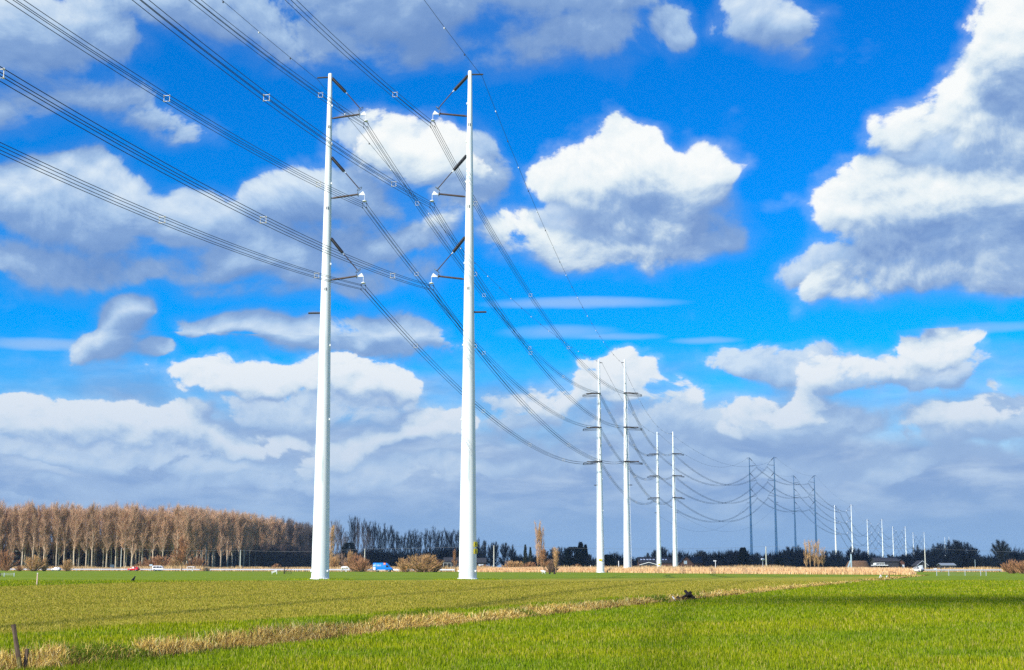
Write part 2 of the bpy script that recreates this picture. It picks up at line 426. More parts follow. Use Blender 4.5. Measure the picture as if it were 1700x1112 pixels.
# ------------------------------------------------------------------ ground
DO = Vector((-6.9, 22.0)); DT = Vector((.313, .950)).normalized(); DN = Vector((DT.y, -DT.x))
def uv_(x, y): return (x-DO.x)*DN.x+(y-DO.y)*DN.y, (x-DO.x)*DT.x+(y-DO.y)*DT.y
def ground_mat():
    m = bpy.data.materials.new('meadow'); m.use_nodes = True; T = NT(m.node_tree); p = m.node_tree.nodes['Principled BSDF']
    g = T.new('ShaderNodeNewGeometry').outputs['Position']
    x, y, z = T.sep(g)
    u = T.m('ADD', T.m('MULTIPLY', T.m('SUBTRACT', x, DO.x), DN.x), T.m('MULTIPLY', T.m('SUBTRACT', y, DO.y), DN.y))
    flat = T.xyz(x, y, 0)
    big = T.noise(flat, .035, 3, .55); mid = T.noise(flat, .35, 4, .6); fine = T.noise(flat, 3.2, 5, .65)
    streak = T.noise(T.v('MULTIPLY', flat, (.22, 1, 1)), .10, 4, .6)
    mix = T.m('ADD', T.m('MULTIPLY', mid, .5), T.m('MULTIPLY', fine, .5))
    green = T.mix(T.rng(mix, .38, .62), (.095,.160,.005), (.200,.270,.010))
    green = T.mix(T.m('MULTIPLY', T.rng(streak, .46, .62), .55), green, (.23,.27,.02))
    olive = T.mix(T.rng(mix, .38, .62), (.23,.215,.016), (.39,.345,.04))
    olive = T.mix(T.m('MULTIPLY', T.rng(streak, .45, .60), .45), olive, (.19,.20,.012))
    wob = T.m('MULTIPLY_ADD', mid, 3.0, -1.5); wob2 = T.m('MULTIPLY_ADD', big, 16.0, -8.0)
    lim = T.m('MAXIMUM', T.m('MINIMUM', T.m('MULTIPLY_ADD', y, -.085, 8.4), 6.0), 1.3)
    near = T.rng(T.m('ADD', T.m('ADD', u, lim), T.m('MULTIPLY', wob, .5)), -.9, .5, 1, 0)
    far = T.rng(T.m('ADD', T.m('SUBTRACT', T.m('MULTIPLY_ADD', x, .95, 176), y), wob2), -4, 4)
    left = T.rng(T.m('ADD', T.m('SUBTRACT', T.m('MULTIPLY_ADD', T.m('SUBTRACT', y, 102), .12, 0), T.m('MULTIPLY_ADD', x, -1, -37.5)), T.m('MULTIPLY', wob2, .2)), -.8, .8)
    left = T.rng(T.m('ADD', T.m('SUBTRACT', T.m('SUBTRACT', x, -37.5), T.m('MULTIPLY', T.m('SUBTRACT', y, 102), .12)), T.m('MULTIPLY', wob2, .15)), -1, 1)
    k = T.m('MULTIPLY', T.m('MULTIPLY', near, far), left)
    T.put(p.inputs['Base Color'], T.mix(k, green, olive))
    dirt = T.rng(z, -.06, -.22)
    T.put(p.inputs['Base Color'], T.mix(dirt, T.mix(k, green, olive), (.055,.038,.022)))
    p.inputs['Roughness'].default_value = .95; p.inputs['Specular IOR Level'].default_value = .1
    b = T.new('ShaderNodeBump'); b.inputs['Strength'].default_value = 1.0; b.inputs['Distance'].default_value = .12
    T.put(b.inputs['Height'], mix); T.put(p.inputs['Normal'], b.outputs[0])
    return m
us = [-2400, -700, -200, -60, -20, -8, -4, -2, -1.35, -1.0, -.55, -.1, .35, .8, 1.15, 1.6, 3, 6, 12, 30, 100, 300, 900, 2200]
vs_ = [-300, -60, -20, 0, 10, 20, 30, 40, 55, 70, 90, 120, 160, 200, 250, 275, 300, 400, 600, 1000, 2000, 3200]
GV, GF = [], []
for v in vs_:
    for u in us:
        zz = 0.0
        if -1.2 < u < 1.3 and v < 255: zz = -.34*(0.5+0.5*math.cos(math.pi*max(-1, min(1, (u-.02)/1.25))))
        q = DO+DN*u+DT*v; GV.append((q.x, q.y, zz))
n_ = len(us)
for i in range(len(vs_)-1):
    for j in range(n_-1): GF.append((i*n_+j, i*n_+j+1, (i+1)*n_+j+1, (i+1)*n_+j))
o = link('ground', np_mesh('ground', GV, GF, ground_mat())); o['kind'] = 'structure'

# value noise for scattering
_tab = rng.random((256, 256))
def vnoise(x, y, s):
    x = np.asarray(x)/s+1000; y = np.asarray(y)/s+1000
    xi, yi = np.floor(x).astype(int), np.floor(y).astype(int); fx, fy = x-xi, y-yi
    fx = fx*fx*(3-2*fx); fy = fy*fy*(3-2*fy)
    t = lambda a, b: _tab[a % 256, b % 256]
    return (t(xi, yi)*(1-fx)+t(xi+1, yi)*fx)*(1-fy)+(t(xi, yi+1)*(1-fx)+t(xi+1, yi+1)*fx)*fy
def blades(x, y, z, h, w, cols, lean=.45):
    """one bent blade (two triangles) per point; cols at root to tip the same"""
    n = len(x); a = rng.random(n)*2*np.pi; l = rng.random(n)*lean*h; b = rng.random(n)*2*np.pi
    dx, dy = np.cos(a)*w/2, np.sin(a)*w/2; lx, ly = np.cos(b)*l, np.sin(b)*l
    V = np.empty((n, 5, 3), np.float32)
    V[:, 0] = np.stack([x-dx, y-dy, z], 1); V[:, 1] = np.stack([x+dx, y+dy, z], 1)
    V[:, 2] = np.stack([x+lx*.35-dx*.8, y+ly*.35-dy*.8, z+h*.6], 1); V[:, 3] = np.stack([x+lx*.35+dx*.8, y+ly*.35+dy*.8, z+h*.6], 1)
    V[:, 4] = np.stack([x+lx, y+ly, z+h*(1-.25*l/h)], 1)
    i = np.arange(n)[:, None]*5
    Fc = np.concatenate([i+np.array([[0, 1, 3]]), i+np.array([[0, 3, 2]]), i+np.array([[2, 3, 4]])], 0)
    C = np.repeat(cols[:, None, :], 5, 1).reshape(-1, 3)
    return V.reshape(-1, 3), Fc, C
def pick(n, pal, p): return np.array(pal)[rng.choice(len(pal), n, p=p)]*(1+.22*(rng.random((n, 1))-.5))
def olive_zone(x, y):
    u, v = (x-DO.x)*DN.x+(y-DO.y)*DN.y, 0
    wob = (vnoise(x, y, 3)-.5)*1.8
    return (u+np.clip(8.4-.085*y, 1.3, 6.0)+wob < 0) & (y < 176+.95*x+(vnoise(x, y, 28)-.5)*10) & (x+37.5 > .12*(y-102))
N = 850000
yy = 17.5*np.exp(rng.random(N)*math.log(150/17.5)); xx = (rng.random(N)*2-1)*(.40*yy+2)
uu = (xx-DO.x)*DN.x+(yy-DO.y)*DN.y
clump = vnoise(xx, yy, .55); patch = vnoise(xx, yy, 2.4)
ol = olive_zone(xx, yy)
keep = ((uu > 1.0) | (uu < -1.15)) & (rng.random(N) < .45+.55*clump)
xx, yy, clump, patch, ol, uu = xx[keep], yy[keep], clump[keep], patch[keep], ol[keep], uu[keep]
s = yy/20
h = (.030+.045*clump+.015*patch)*(.6+.8*rng.random(len(xx)))*s**.42; w = .0086*s**.85*(.7+.6*rng.random(len(xx)))
h = np.where(ol, h*.55, h)
gcol = pick(len(xx), [(.215,.29,.005),(.305,.36,.010),(.38,.41,.025),(.12,.185,.004),(.50,.43,.11)], [.28,.33,.17,.12,.10])
gcol = gcol*(1+.35*(patch[:, None]-.5)*np.array([1.6,.7,.5]))
ocol = pick(len(xx), [(.42,.36,.05),(.32,.295,.03),(.56,.47,.11),(.19,.215,.012),(.46,.35,.08)], [.32,.28,.16,.14,.10])
# ranker grass left standing round the feet of the two near poles
feet = [(gx(531.5, 167), 167.0), (gx(776.5, 165.3), 165.3)]
nf = 5200; fi = rng.integers(0, 2, nf); fa = rng.random(nf)*6.283; fr_ = 1.12+1.5*rng.random(nf)**2
fx = np.array([f[0] for f in feet])[fi]+np.cos(fa)*fr_*(1+.5*np.cos(fa)**2); fy = np.array([f[1] for f in feet])[fi]+np.sin(fa)*fr_
fh = (.05+.13*rng.random(nf))*(.4+vnoise(fx*3, fy*3, 1.3)); fw = .05+.04*rng.random(nf)
fc = pick(nf, [(.30,.38,.01),(.46,.46,.03),(.20,.29,.01)], [.4,.35,.25])
V, Fc, C = blades(np.r_[xx, fx], np.r_[yy, fy], np.zeros(len(xx)+nf), np.r_[h, fh], np.r_[w, fw], np.r_[np.where(ol[:, None], ocol, gcol), fc])
M['grass'] = leafmat('grass blades', .35)
o = link('grass', np_mesh('grass', V, Fc, M['grass'], C)); tag(o, 'short green and straw-coloured meadow grass covering the near fields', 'grass', kind='stuff')

# dead grass in the ditch: tufts of long bent straw
nt = 5200
vv = 1.0*np.exp(rng.random(nt)*math.log(262.0)) - 9 + rng.random(nt)*6
vv = np.concatenate([vv, rng.random(2600)*120-8, rng.random(1100)*60-8, rng.random(1500)*30-12])
nt = len(vv); uu = np.clip(rng.normal(-.12, .40, nt), -1.0, .78)
tx, ty = DO.x+DN.x*uu+DT.x*vv, DO.y+DN.y*uu+DT.y*vv
ok = (vnoise(tx, ty, 4.5)+.45*rng.random(nt) > .24); tx, ty, uu, vv = tx[ok], ty[ok], uu[ok], vv[ok]
per = 30; k = len(tx); sc = np.maximum(1, ty/32)**.5
px_ = np.repeat(tx, per)+rng.normal(0, .09, k*per)*np.repeat(sc, per); py_ = np.repeat(ty, per)+rng.normal(0, .09, k*per)*np.repeat(sc, per)
uz = (px_-DO.x)*DN.x+(py_-DO.y)*DN.y
zz = np.where(np.abs(uz-.02) < 1.25, -.34*(.5+.5*np.cos(np.pi*np.clip((uz-.02)/1.25, -1, 1))), 0)
tall = .6+.8*vnoise(px_, py_, 1.6)
hh = (.11+.17*rng.random(k*per))*tall; ww = .012*(np.maximum(1, py_/25)**.8)*(.7+.6*rng.random(k*per))
dcol = pick(k*per, [(.86,.63,.19),(.70,.47,.11),(.94,.78,.36),(.36,.20,.06),(.30,.34,.03),(.10,.055,.025)], [.30,.25,.14,.16,.07,.08])
dk = (uz > .62) & (rng.random(k*per) < .75)  # near-edge blades darkened: the bank's shadow put into the straw colour
dcol = np.where(dk[:, None], pick(k*per, [(.11,.06,.025),(.20,.12,.05),(.16,.17,.02)], [.5,.3,.2]), dcol)
gp = (vnoise(px_, py_, 2.1) > .74)
dcol = np.where((gp & (rng.random(k*per) < .7))[:, None], pick(k*per, [(.13,.22,.012),(.22,.27,.03)], [.6,.4]), dcol)
V, Fc, C = blades(px_, py_, zz, hh, ww, dcol, lean=1.5)
M['straw'] = leafmat('straw', .3)
o = link('ditch_grass', np_mesh('ditch_grass', V, Fc, M['straw'], C)); tag(o, 'dead tan grass filling the narrow ditch that crosses the meadow', 'dead grass', kind='stuff')

# reed bed
fr = [(-26, 452), (-8, 430), (25, 404), (38, 338), (55, 302), (74, 272)]
def front(x): return np.interp(x, [q[0] for q in fr], [q[1] for q in fr])
n1, n2 = 46000, 30000
rx = -26+rng.random(n1+n2)*132; fy = front(rx)
ry = np.where(np.arange(n1+n2) < n1, fy+rng.random(n1+n2)**1.6*22, fy+rng.random(n1+n2)*np.maximum(5, 437-fy))
ry = ry+rng.normal(0, .7, n1+n2)
kp = (rx < 74+(ry-272)*.115) & (ry < 437+.03*rx) & ((rx > -14) | (rng.random(n1+n2) < (rx+26)/14))
rx, ry = rx[kp], ry[kp]; n = len(rx)
edge = np.clip((ry-front(rx))/3.5, .45, 1)
hh = (1.05+.5*rng.random(n)+.28*(vnoise(rx, ry, 5)-.5))*edge*np.where(ry > 420, 1.05, 1); ww = .07+.07*rng.random(n)
rc = pick(n, [(.90,.62,.33),(.82,.55,.27),(.95,.70,.42),(.66,.41,.19)], [.35,.3,.22,.13])
V, Fc, C = blades(rx, ry, np.zeros(n), hh, ww, rc, lean=.22)
M['reed'] = leafmat('dry reed', .25)
o = link('reeds', np_mesh('reeds', V, Fc, M['reed'], C)); tag(o, 'broad bed of dry tan reeds around the second pair of poles', 'reeds', kind='stuff')
# dry verge beyond the road
def road_y(x): return np.interp(x, [-420, -260, -145, -40, 40, 118, 250, 600], [760, 655, 562, 466, 452, 446, 446, 470])
n = 52000; rx = -300+rng.random(n)*620; ry = road_y(rx)+6+rng.random(n)**1.5*16
hh = (1.2+.9*rng.random(n))*(.6+.7*vnoise(rx, ry, 9)); ww = .09+.1*rng.random(n)
hh = np.where((rx > 90), hh*.75, hh)
V, Fc, C = blades(rx, ry, np.zeros(n), hh, ww, pick(n, [(.82,.57,.28),(.70,.46,.21),(.88,.65,.36),(.42,.27,.12)], [.35,.3,.2,.15]), lean=.3)
o = link('verge_reeds', np_mesh('verge_reeds', V, Fc, M['reed'], C)); tag(o, 'strip of dry tan reeds along the far side of the road', 'reeds', kind='stuff')
# lush tufts round the feet of the two near poles and green/yellow rim
# road
RX = [-420, -260, -145, -40, 40, 118, 250, 600]
def strip(name, off0, off1, z, m):
    V, Fc = [], []
    xs = np.linspace(-420, 600, 60)
    for x in xs:
        y = float(road_y(x)); V += [(x, y+off0, z), (x, y+off1, z)]
    for i in range(len(xs)-1): Fc.append((2*i, 2*i+2, 2*i+3, 2*i+1))
    o = link(name, np_mesh(name, V, Fc, m)); o['kind'] = 'structure'; return o
strip('road', -3.2, 3.2, .02, M['asphalt'])
strip('road_marking', -.08, .08, .026, M['white'])

# ------------------------------------------------------------------ pylons
PAIRS = [  # left top x,y, base x; right top x,y, base x; depth; kind
 (548.5,122,531.5, 779.5,117.5,776.5, 166,'brace'),
 (996.5,597,997.5, 1038,596.5,1041.5, 398,'strain'),
 (1093,717,1094.5, 1118,716.5,1121, 625,'strain'),
 (1245.7,759,1248.5, 1286.5,758,1290, 931,'brace'),
 (1319,789,1322, 1352,788.5,1356.5, 1110,'brace'),
 (1385,838.3,1389, 1413.7,837.5,1416.7, 1290,'brace'),
 (1440.3,861.5,1442.5, 1464.3,861.5,1467, 1640,'brace'),
 (1482.3,873.8,1484.5, 1503,873.5,1505.5, 1950,'brace'),
 (1516.5,883.5,1518, 1535,883,1536.5, 2350,'brace'),
 (1570,891,1570.6, 1577.5,891,1577.6, 2750,'strain'),
]
poles = []
cen = [((gx((p[2]+p[5])/2, p[6])), p[6]) for p in PAIRS]
for i, p in enumerate(PAIRS):
    a = cen[max(i-1, 0)]; b = cen[min(i+1, len(cen)-1)]
    th = math.atan2(b[0]-a[0], b[1]-a[1]); sep = gx(p[5], p[6])-gx(p[2], p[6])
    dy = sep*math.tan(th)*.5*.5
    L = Vector((gx(p[2], p[6]+dy), p[6]+dy, 0)); Rr = Vector((gx(p[5], p[6]-dy), p[6]-dy, 0))
    inw = (Rr-L).normalized(); T2 = Vector((-inw.y, inw.x, 0))   # T2 points onward along the line
    poles.append(dict(L=(L, hz(p[1], p[6]+dy), inw), R=(Rr, hz(p[4], p[6]-dy), -inw), kind=p[7], T=T2))
ORD = ['nearest', 'second', 'third', 'fourth', 'fifth', 'sixth', 'seventh', 'eighth', 'ninth', 'farthest']
LV_B = (.55, 10.2, 19.9); LV_S = (9.3, 18.6, 27.85); STUB_B, STUB_S = 28.7, 34.2
INX, INZ = 4.35, 5.9           # where a suspension bundle hangs: inward from the pole, below the brace's top
ATT = []                        # conductor ends: ATT[i][side][level] -> (incoming point, outgoing point)
def shaft_r(H, z): t = max(0, min(1, z/H)); return 1.0+(.235-1.0)*t
def make_pole(i, side):
    base, H, inw = poles[i][side]; T2 = poles[i]['T']; kind = poles[i]['kind']
    w = 'left' if side == 'L' else 'right'
    near = i < 3
    look = {0: 'tall white pole with black braced insulators, %s one of the nearest pair',
            1: 'white pole with brown ring-shaped jumper loops, %s one of the pair at the reeds',
            2: 'white pole with jumper loops, %s one of the pair before the dark barn',
            3: 'tall grey shaded pole, %s one of the nearer shaded pair behind the reeds',
            4: 'grey shaded pole, %s one of the farther shaded pair, foot hidden by trees'}
    lab = look[i] % w if i in look else f'small distant white pole, {w} one of the {ORD[i]} pair from the front'
    t = thing('power_pylon', base, lab, 'pylon', 'tubular pylons of the power line')
    n = 40 if i == 0 else 24 if i < 3 else 14
    m = MB(); zs = [0, .12]+[H*k/10 for k in range(1, 10)]+[H-.12, H]
    m.lathe([(shaft_r(H, 0)+.02, -.3)]+[(shaft_r(H, z)*(1 if z < H-.05 else .8), z) for z in zs], n)
    m.build('shaft', M['pole'], t)
    q = MB(); r0 = shaft_r(H, 0)
    q.lathe([(r0+.16, -.3), (r0+.16, .10), (r0+.01, .13)], n)
    if near:
        for k in range(24):
            a = 2*math.pi*k/24; q.lathe([(.035, .10), (.035, .2)], 6, c=(math.cos(a)*(r0+.10), math.sin(a)*(r0+.10), 0))
    q.build('base_flange', M['flange'], t)
    X = inw; Zv = Vector((0, 0, 1)); top = H
    def at_(dx, dz, dt=0.0): return X*dx+T2*dt+Zv*(top-dz)
    # outward stubs
    if kind == 'brace':
        MB().tube([at_(-.1, .45), at_(-1.55, .48)], .10, 8).build('earth_wire_arm', M['dark_arm'], t)
    st = STUB_B if kind == 'brace' else STUB_S
    MB().tube([at_(-.3, st), at_(-2.0 if kind == 'brace' else -1.6, st)], .11, 8).build('lower_arm', M['dark_arm'], t)
    if near:
        for z in (4.0, 8.6, 13.4, 23, 32.5, 41):
            r = shaft_r(H, H-z); d = (X*.93-T2*.36).normalized()
            MB().box(d*(r+.06)+Zv*(H-z), (.13, .13, .22)).build('step_bracket', M['yoke'], t)
        for z in (6.6, 16.4, 26.0):
            r = shaft_r(H, H-z); d = (-T2*.98+X*.12).normalized(); s_ = d.cross(Zv)
            for a in (-.09, .09): MB().box(d*(r+.012)+s_*a+Zv*(H-z), (.06, .05, .34)).build('hatch_fitting', M['rod'], t)
    res = []
    if kind == 'brace':
        for z0 in LV_B:
            r = shaft_r(H, H-z0)
            A = at_(r-.02, z0+.02); B = at_(1.85, z0+1.75); Cc = at_(2.05, z0+1.95); Dd = at_(3.72, z0+3.92); Ee = at_(4.0, z0+4.3)
            m = MB().tube([A, A.lerp(B, .04), B], [.15, .185, .185], 10)
            if i < 2:
                for k in range(1, 16): m.torus(A.lerp(B, k/16), B-A, .185, .018, 12, 4)
            sl = m.build('brace_insulator', M['sleeve'], t)
            MB().tube([B, Cc], .05, 6).build('brace_joint', M['yoke'], t)
            MB().tube([Cc, Dd], [.055, .06], 8).build('brace_rod', M['rod'], t)
            MB().torus(Dd, Dd-Cc, .34 if near else .3, .035, 16, 5).build('corona_ring', M['ring'], t)
            P0_ = at_(shaft_r(H, H-z0-5.0)-.02, z0+4.95); P1_ = at_(3.55, z0+4.55)
            MB().tube([P0_, P0_.lerp(P1_, .12), P1_], [.06, .115, .105], 10).build('post_insulator', M['arm'], t)
            MB().torus(P1_, P1_-P0_, .24, .035, 16, 5).build('corona_ring', M['ring'], t)
            m = MB(); s_ = T2*.05
            tri = [at_(3.6, z0+4.62), at_(4.4, z0+4.64), at_(4.15, z0+4.18)]
            m.add([q_-s_ for q_ in tri]+[q_+s_ for q_ in tri], [(0,1,2),(5,4,3),(0,3,4,1),(1,4,5,2),(2,5,3,0)])
            m.build('yoke_plate', M['yoke'], t)
            m = MB(); m.tube([at_(4.35, z0+4.6), at_(INX, z0+5.3)], .03, 6); m.ball(at_(INX, z0+5.36), (.27, .27, .10), 10, 6)
            m.build('suspension_shackle', M['yoke'], t)
            for dx in (-.25, .25):
                m = MB(); m.tube([at_(INX+dx*.6, z0+5.4), at_(INX+dx, z0+INZ-.25)], .02, 5); m.tube([at_(INX+dx, z0+INZ-.25), at_(INX+dx, z0+INZ+.25)], .015, 5)
                for dz in (-.25, .25): m.tube([at_(INX+dx, z0+INZ+dz, -.22), at_(INX+dx, z0+INZ+dz, .22)], .055, 6)
                m.build('conductor_clamp', M['wire'], t)
            pt = base+at_(INX, z0+INZ); res.append((pt, pt))
    else:
        dirs = []
        for j in (i-1, i+1):
            if j < 0 or j >= len(poles): j = i-1 if j >= len(poles) else i+1; f = -1
            else: f = 1
            dirs.append((Vector((cen[j][0]-cen[i][0], cen[j][1]-cen[i][1], 0))*f).normalized())
        for z0 in LV_S:
            r = shaft_r(H, H-z0); ends = []
            MB().lathe([(r+.06, H-z0-.16), (r+.10, H-z0-.1), (r+.10, H-z0+.1), (r+.06, H-z0+.16)], n).build('collar', M['arm'], t)
            for d in dirs:
                a = d*r+Zv*(H-z0); e = d*(r+2.6)+Zv*(H-z0-.22)
                s_ = Vector((d.y, -d.x, 0))*.2
                for q_ in (-1, 1): MB().tube([a+s_*q_, e+s_*q_], .08, 8).build('strain_insulator', M['arm'], t)
                ends.append(e)
            for dt in (-.55, .55):
                MB().tube([-X*(r-.05)+T2*dt*.3+Zv*(H-z0), -X*3.5+T2*dt+Zv*(H-z0-.02)], [.13, .10], 8).build('post_insulator', M['arm'], t)
            for oz in (-.18, .12):
                m = MB(); pts = []
                e0, e1 = ends; c1 = -X*4.4+Zv*(H-z0-.55)
                for k in range(19):
                    u = k/18
                    if u < .5: s2 = u*2
                    else: s2 = (1-u)*2
                    ang = math.pi*(u-.5)
                    a_ = e0 if u < .5 else e1
                    out = math.cos(ang)**.8; along = math.sin(ang)
                    base_ = a_*abs(along)**1.2+c1*(1-abs(along)**1.2)
                    base_ = -X*(4.5*out)+(a_-Zv*(a_.z))*abs(along)+Zv*(a_.z*abs(along)**3+(H-z0-.60)*(1-abs(along)**3))
                    pts.append(base_+Zv*oz)
                m.tube(pts, .06, 6).build('jumper_loop', M['wire'], t)
            res.append((base+ends[0], base+ends[1]))
        MB().tube([at_(0, .85), at_(.95, .85)], .09, 8).build('earth_wire_arm', M['dark_arm'], t)
    # signs, cables
    def sign(d, z, hh=.55, ww=.8):
        r = shaft_r(H, z); s_ = d.cross(Zv).normalized(); rot = Matrix((s_, d, Zv)).transposed()
        sg = MB().box(d*(r+.04)+Zv*z, (ww, .03, hh), rot).build('warning_sign', M['yellow'], t)
        MB().box(d*(r+.058)+Zv*(z-hh*.38), (ww*.8, .006, hh*.10), rot).build('sign_text', M['black'], sg)
        c0 = d*(r+.06)+Zv*(z+.04); b = MB()
        b.add([c0+s_*(-.14)-Zv*.12, c0+s_*.14-Zv*.12, c0+Zv*.14], [(0, 1, 2)]); b.build('sign_triangle', M['black'], sg)
    if i == 0 and side == 'R':
        d = (X*-.93-T2*.36).normalized(); sign(d, 3.9, .55, .75); sign(d, 3.15, .55, .75)
    if i == 1 and side == 'L': sign((-T2-X*.05).normalized(), 3.3, .55, .85)
    if i == 2 and side == 'L': sign((-T2).normalized(), 2.6, .5, .9)
    if i in (1, 2):
        d = (-X*.98-T2*.2).normalized(); pts = [d*(shaft_r(H, z)+.22)+Zv*z for z in (0, H*.3, H*.6, H*.84)]
        MB().tube(pts, .045, 6).build('down_cable', M['flange'], t)
        MB().tube([(-T2*(shaft_r(H, z)+.03)+X*(.25*math.cos(z*.9)))+Zv*z for z in np.linspace(H*.48, H*.835, 24)], .035, 5).build('down_cable', M['rod'], t)
    if i == 0:
        r = shaft_r(H, 1.0)
        for a in (-1, 1):
            d = (X*a*.9-T2*.44).normalized(); MB().lathe([(.02, -.1), (.12, -.1), (.12, .1), (.02, .1)], 8, c=d*(r+.05)+Zv*.95).build('earth_terminal', M['yoke'], t)
    ew = base+(at_(-1.45, .75) if kind == 'brace' else at_(.85, .9))
    lw = base+at_(-1.85 if kind == 'brace' else -1.45, st+.1)
    return t, res, ew, lw
EW, LW = [], []
for i in range(len(PAIRS)):
    a = {}; e = {}; l = {}
    for side in 'LR': _, a[side], e[side], l[side] = make_pole(i, side)
    ATT.append(a); EW.append(e); LW.append(l)
# the span that runs past the camera on the left, to the next pair behind it
step = Vector((cen[0][0]-cen[1][0], cen[0][1]-cen[1][1], 0))
BACK = {s_: [(q[0]+step, q[0]+step) for q in ATT[0][s_]] for s_ in 'LR'}
EBACK = {s_: EW[0][s_]+step for s_ in 'LR'}

def sagged(a, b, n, kappa):
    L = math.hypot(b.x-a.x, b.y-a.y); S = L*L/kappa
    return [a.lerp(b, k/n)-Vector((0, 0, 4*S*(k/n)*(1-k/n))) for k in range(n+1)]
LEV = ['topmost', 'middle', 'lowest']
SPAN = ['passing overhead to the nearest pylon pair', 'between the nearest and second pylon pairs', 'between the second and third pylon pairs',
        'between the third and fourth pylon pairs', 'between the fourth and fifth pylon pairs', 'between the fifth and sixth pylon pairs',
        'between the sixth and seventh pylon pairs', 'between the seventh and eighth pylon pairs', 'between the eighth and ninth pylon pairs', 'between the ninth and farthest pylon pairs']
def bundle(a, b, lab, r, n, kappa, four, gap):
    t = thing('conductor_bundle', a, lab, 'power cable', 'conductor bundles of the power line')
    d = Vector((b.x-a.x, b.y-a.y, 0)).normalized(); s_ = Vector((d.y, -d.x, 0)); Zv = Vector((0, 0, 1))
    pts = sagged(Vector((0, 0, 0)), b-a, n, kappa)
    offs = [(-.23, .23), (.23, .23), (.23, -.23), (-.23, -.23)]
    for (dx, dz) in offs: MB().tube([p+s_*dx+Zv*dz for p in pts], r, 5, cap=False).build('conductor', M['wire'], t)
    if gap:
        L = (b-a).length; k = int(L//gap)
        sp = None
        for j in range(k):
            u = (j+.55)/k; c = (b-a)*u-Vector((0, 0, 4*((math.hypot(b.x-a.x, b.y-a.y))**2/kappa)*u*(1-u)))
            if sp is None:
                m = MB()
                for q in range(4):
                    o0, o1 = offs[q], offs[(q+1) % 4]; m.bar(s_*o0[0]+Zv*o0[1], s_*o1[0]+Zv*o1[1], .032)
                for o0 in offs: m.box(s_*o0[0]+Zv*o0[1], (.09, .14, .09))
                sp = m.mesh('spacer', M['spacer'])
            link('spacer', sp, t, c)
    return t
KAP = 8200
for i in range(len(PAIRS)):
    for s_ in 'LR':
        w = 'left' if s_ == 'L' else 'right'
        for l in range(3):
            a = (BACK[s_][l][1] if i == 0 else ATT[i-1][s_][l][1]); b = ATT[i][s_][l][0]
            bundle(a, b, f'{LEV[l]} {w} bundle of black conductors {SPAN[i]}', .025 if i == 0 else .028 if i == 1 else .032 if i < 4 else .036, 40 if i < 2 else 26 if i < 5 else 14, 7500 if i == 0 else KAP, True, 39 if i < 2 else 42 if i < 5 else 0)
        a = EBACK[s_] if i == 0 else EW[i-1][s_]; b = EW[i][s_]
        t = thing('earth_wire', a, f'thin {w} earth wire with small bird markers {SPAN[i]}' if i < 4 else f'thin bare {w} earth wire {SPAN[i]}', 'power cable', 'earth wires of the power line')
        pts = sagged(Vector((0, 0, 0)), b-a, 40 if i < 2 else 20, 11000)
        MB().tube(pts, .024 if i < 2 else .03, 5, cap=False).build('wire', M['ewire'], t)
        if i < 4:
            L = (b-a).length; k = int(L//(10 if i < 2 else 12)); m0 = MB().ball((0, 0, 0), (.085, .085, .13), 8, 5)
            md, mw = m0.mesh('bird_marker', M['ewire']), m0.mesh('bird_marker', M['marker'])
            S = math.hypot(b.x-a.x, b.y-a.y)**2/11000
            for j in range(1, k):
                u = j/k; c = (b-a)*u-Vector((0, 0, 4*S*u*(1-u)+.1)); link('bird_marker', mw if j % 2 else md, t, c)
for s_ in 'LR':                                # a lower communication wire strung between the third and fourth pairs
    a, b = LW[2][s_], LW[3][s_]
    t = thing('lower_wire', a, f"thin {'left' if s_ == 'L' else 'right'} wire hung from the low stub arms of the third pylon pair", 'power cable', 'low wires of the power line')
    MB().tube(sagged(Vector((0, 0, 0)), b-a, 24, 8200), .026, 5, cap=False).build('wire', M['ewire'], t)

# ------------------------------------------------------------------ trees
M['bark'] = mat('lit poplar bark', (.58,.46,.33), .9, var=.3, scale=.6, objvar=.15)
M['bark_dark'] = mat('dark shaded bark', (.115,.095,.085), .9, var=.3, scale=.6, objvar=.2)  # far trees' dark bark, deepened by cloud shade put into the colour
M['bark_tan'] = mat('tan willow bark', (.34,.22,.12), .9, var=.3, scale=.8, objvar=.1)
M['twig_brown'] = twigmat('red brown twigs', (.58,.37,.225))
M['twig_dark'] = twigmat('dark bare twigs', (.155,.125,.115))  # dark twigs of the same trees, cloud shade worked into their colour
M['twig_grey'] = twigmat('grey brown twigs', (.30,.20,.14))
M['twig_tan'] = twigmat('tan willow twigs', (.58,.36,.16))
M['twig_rust'] = twigmat('rusty brown twigs', (.42,.22,.11))
M['needle'] = twigmat('dark evergreen needles', (.028,.040,.028), .4)
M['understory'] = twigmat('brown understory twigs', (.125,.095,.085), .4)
M['scrub'] = twigmat('dark scrub twigs', (.055,.052,.05), .35)

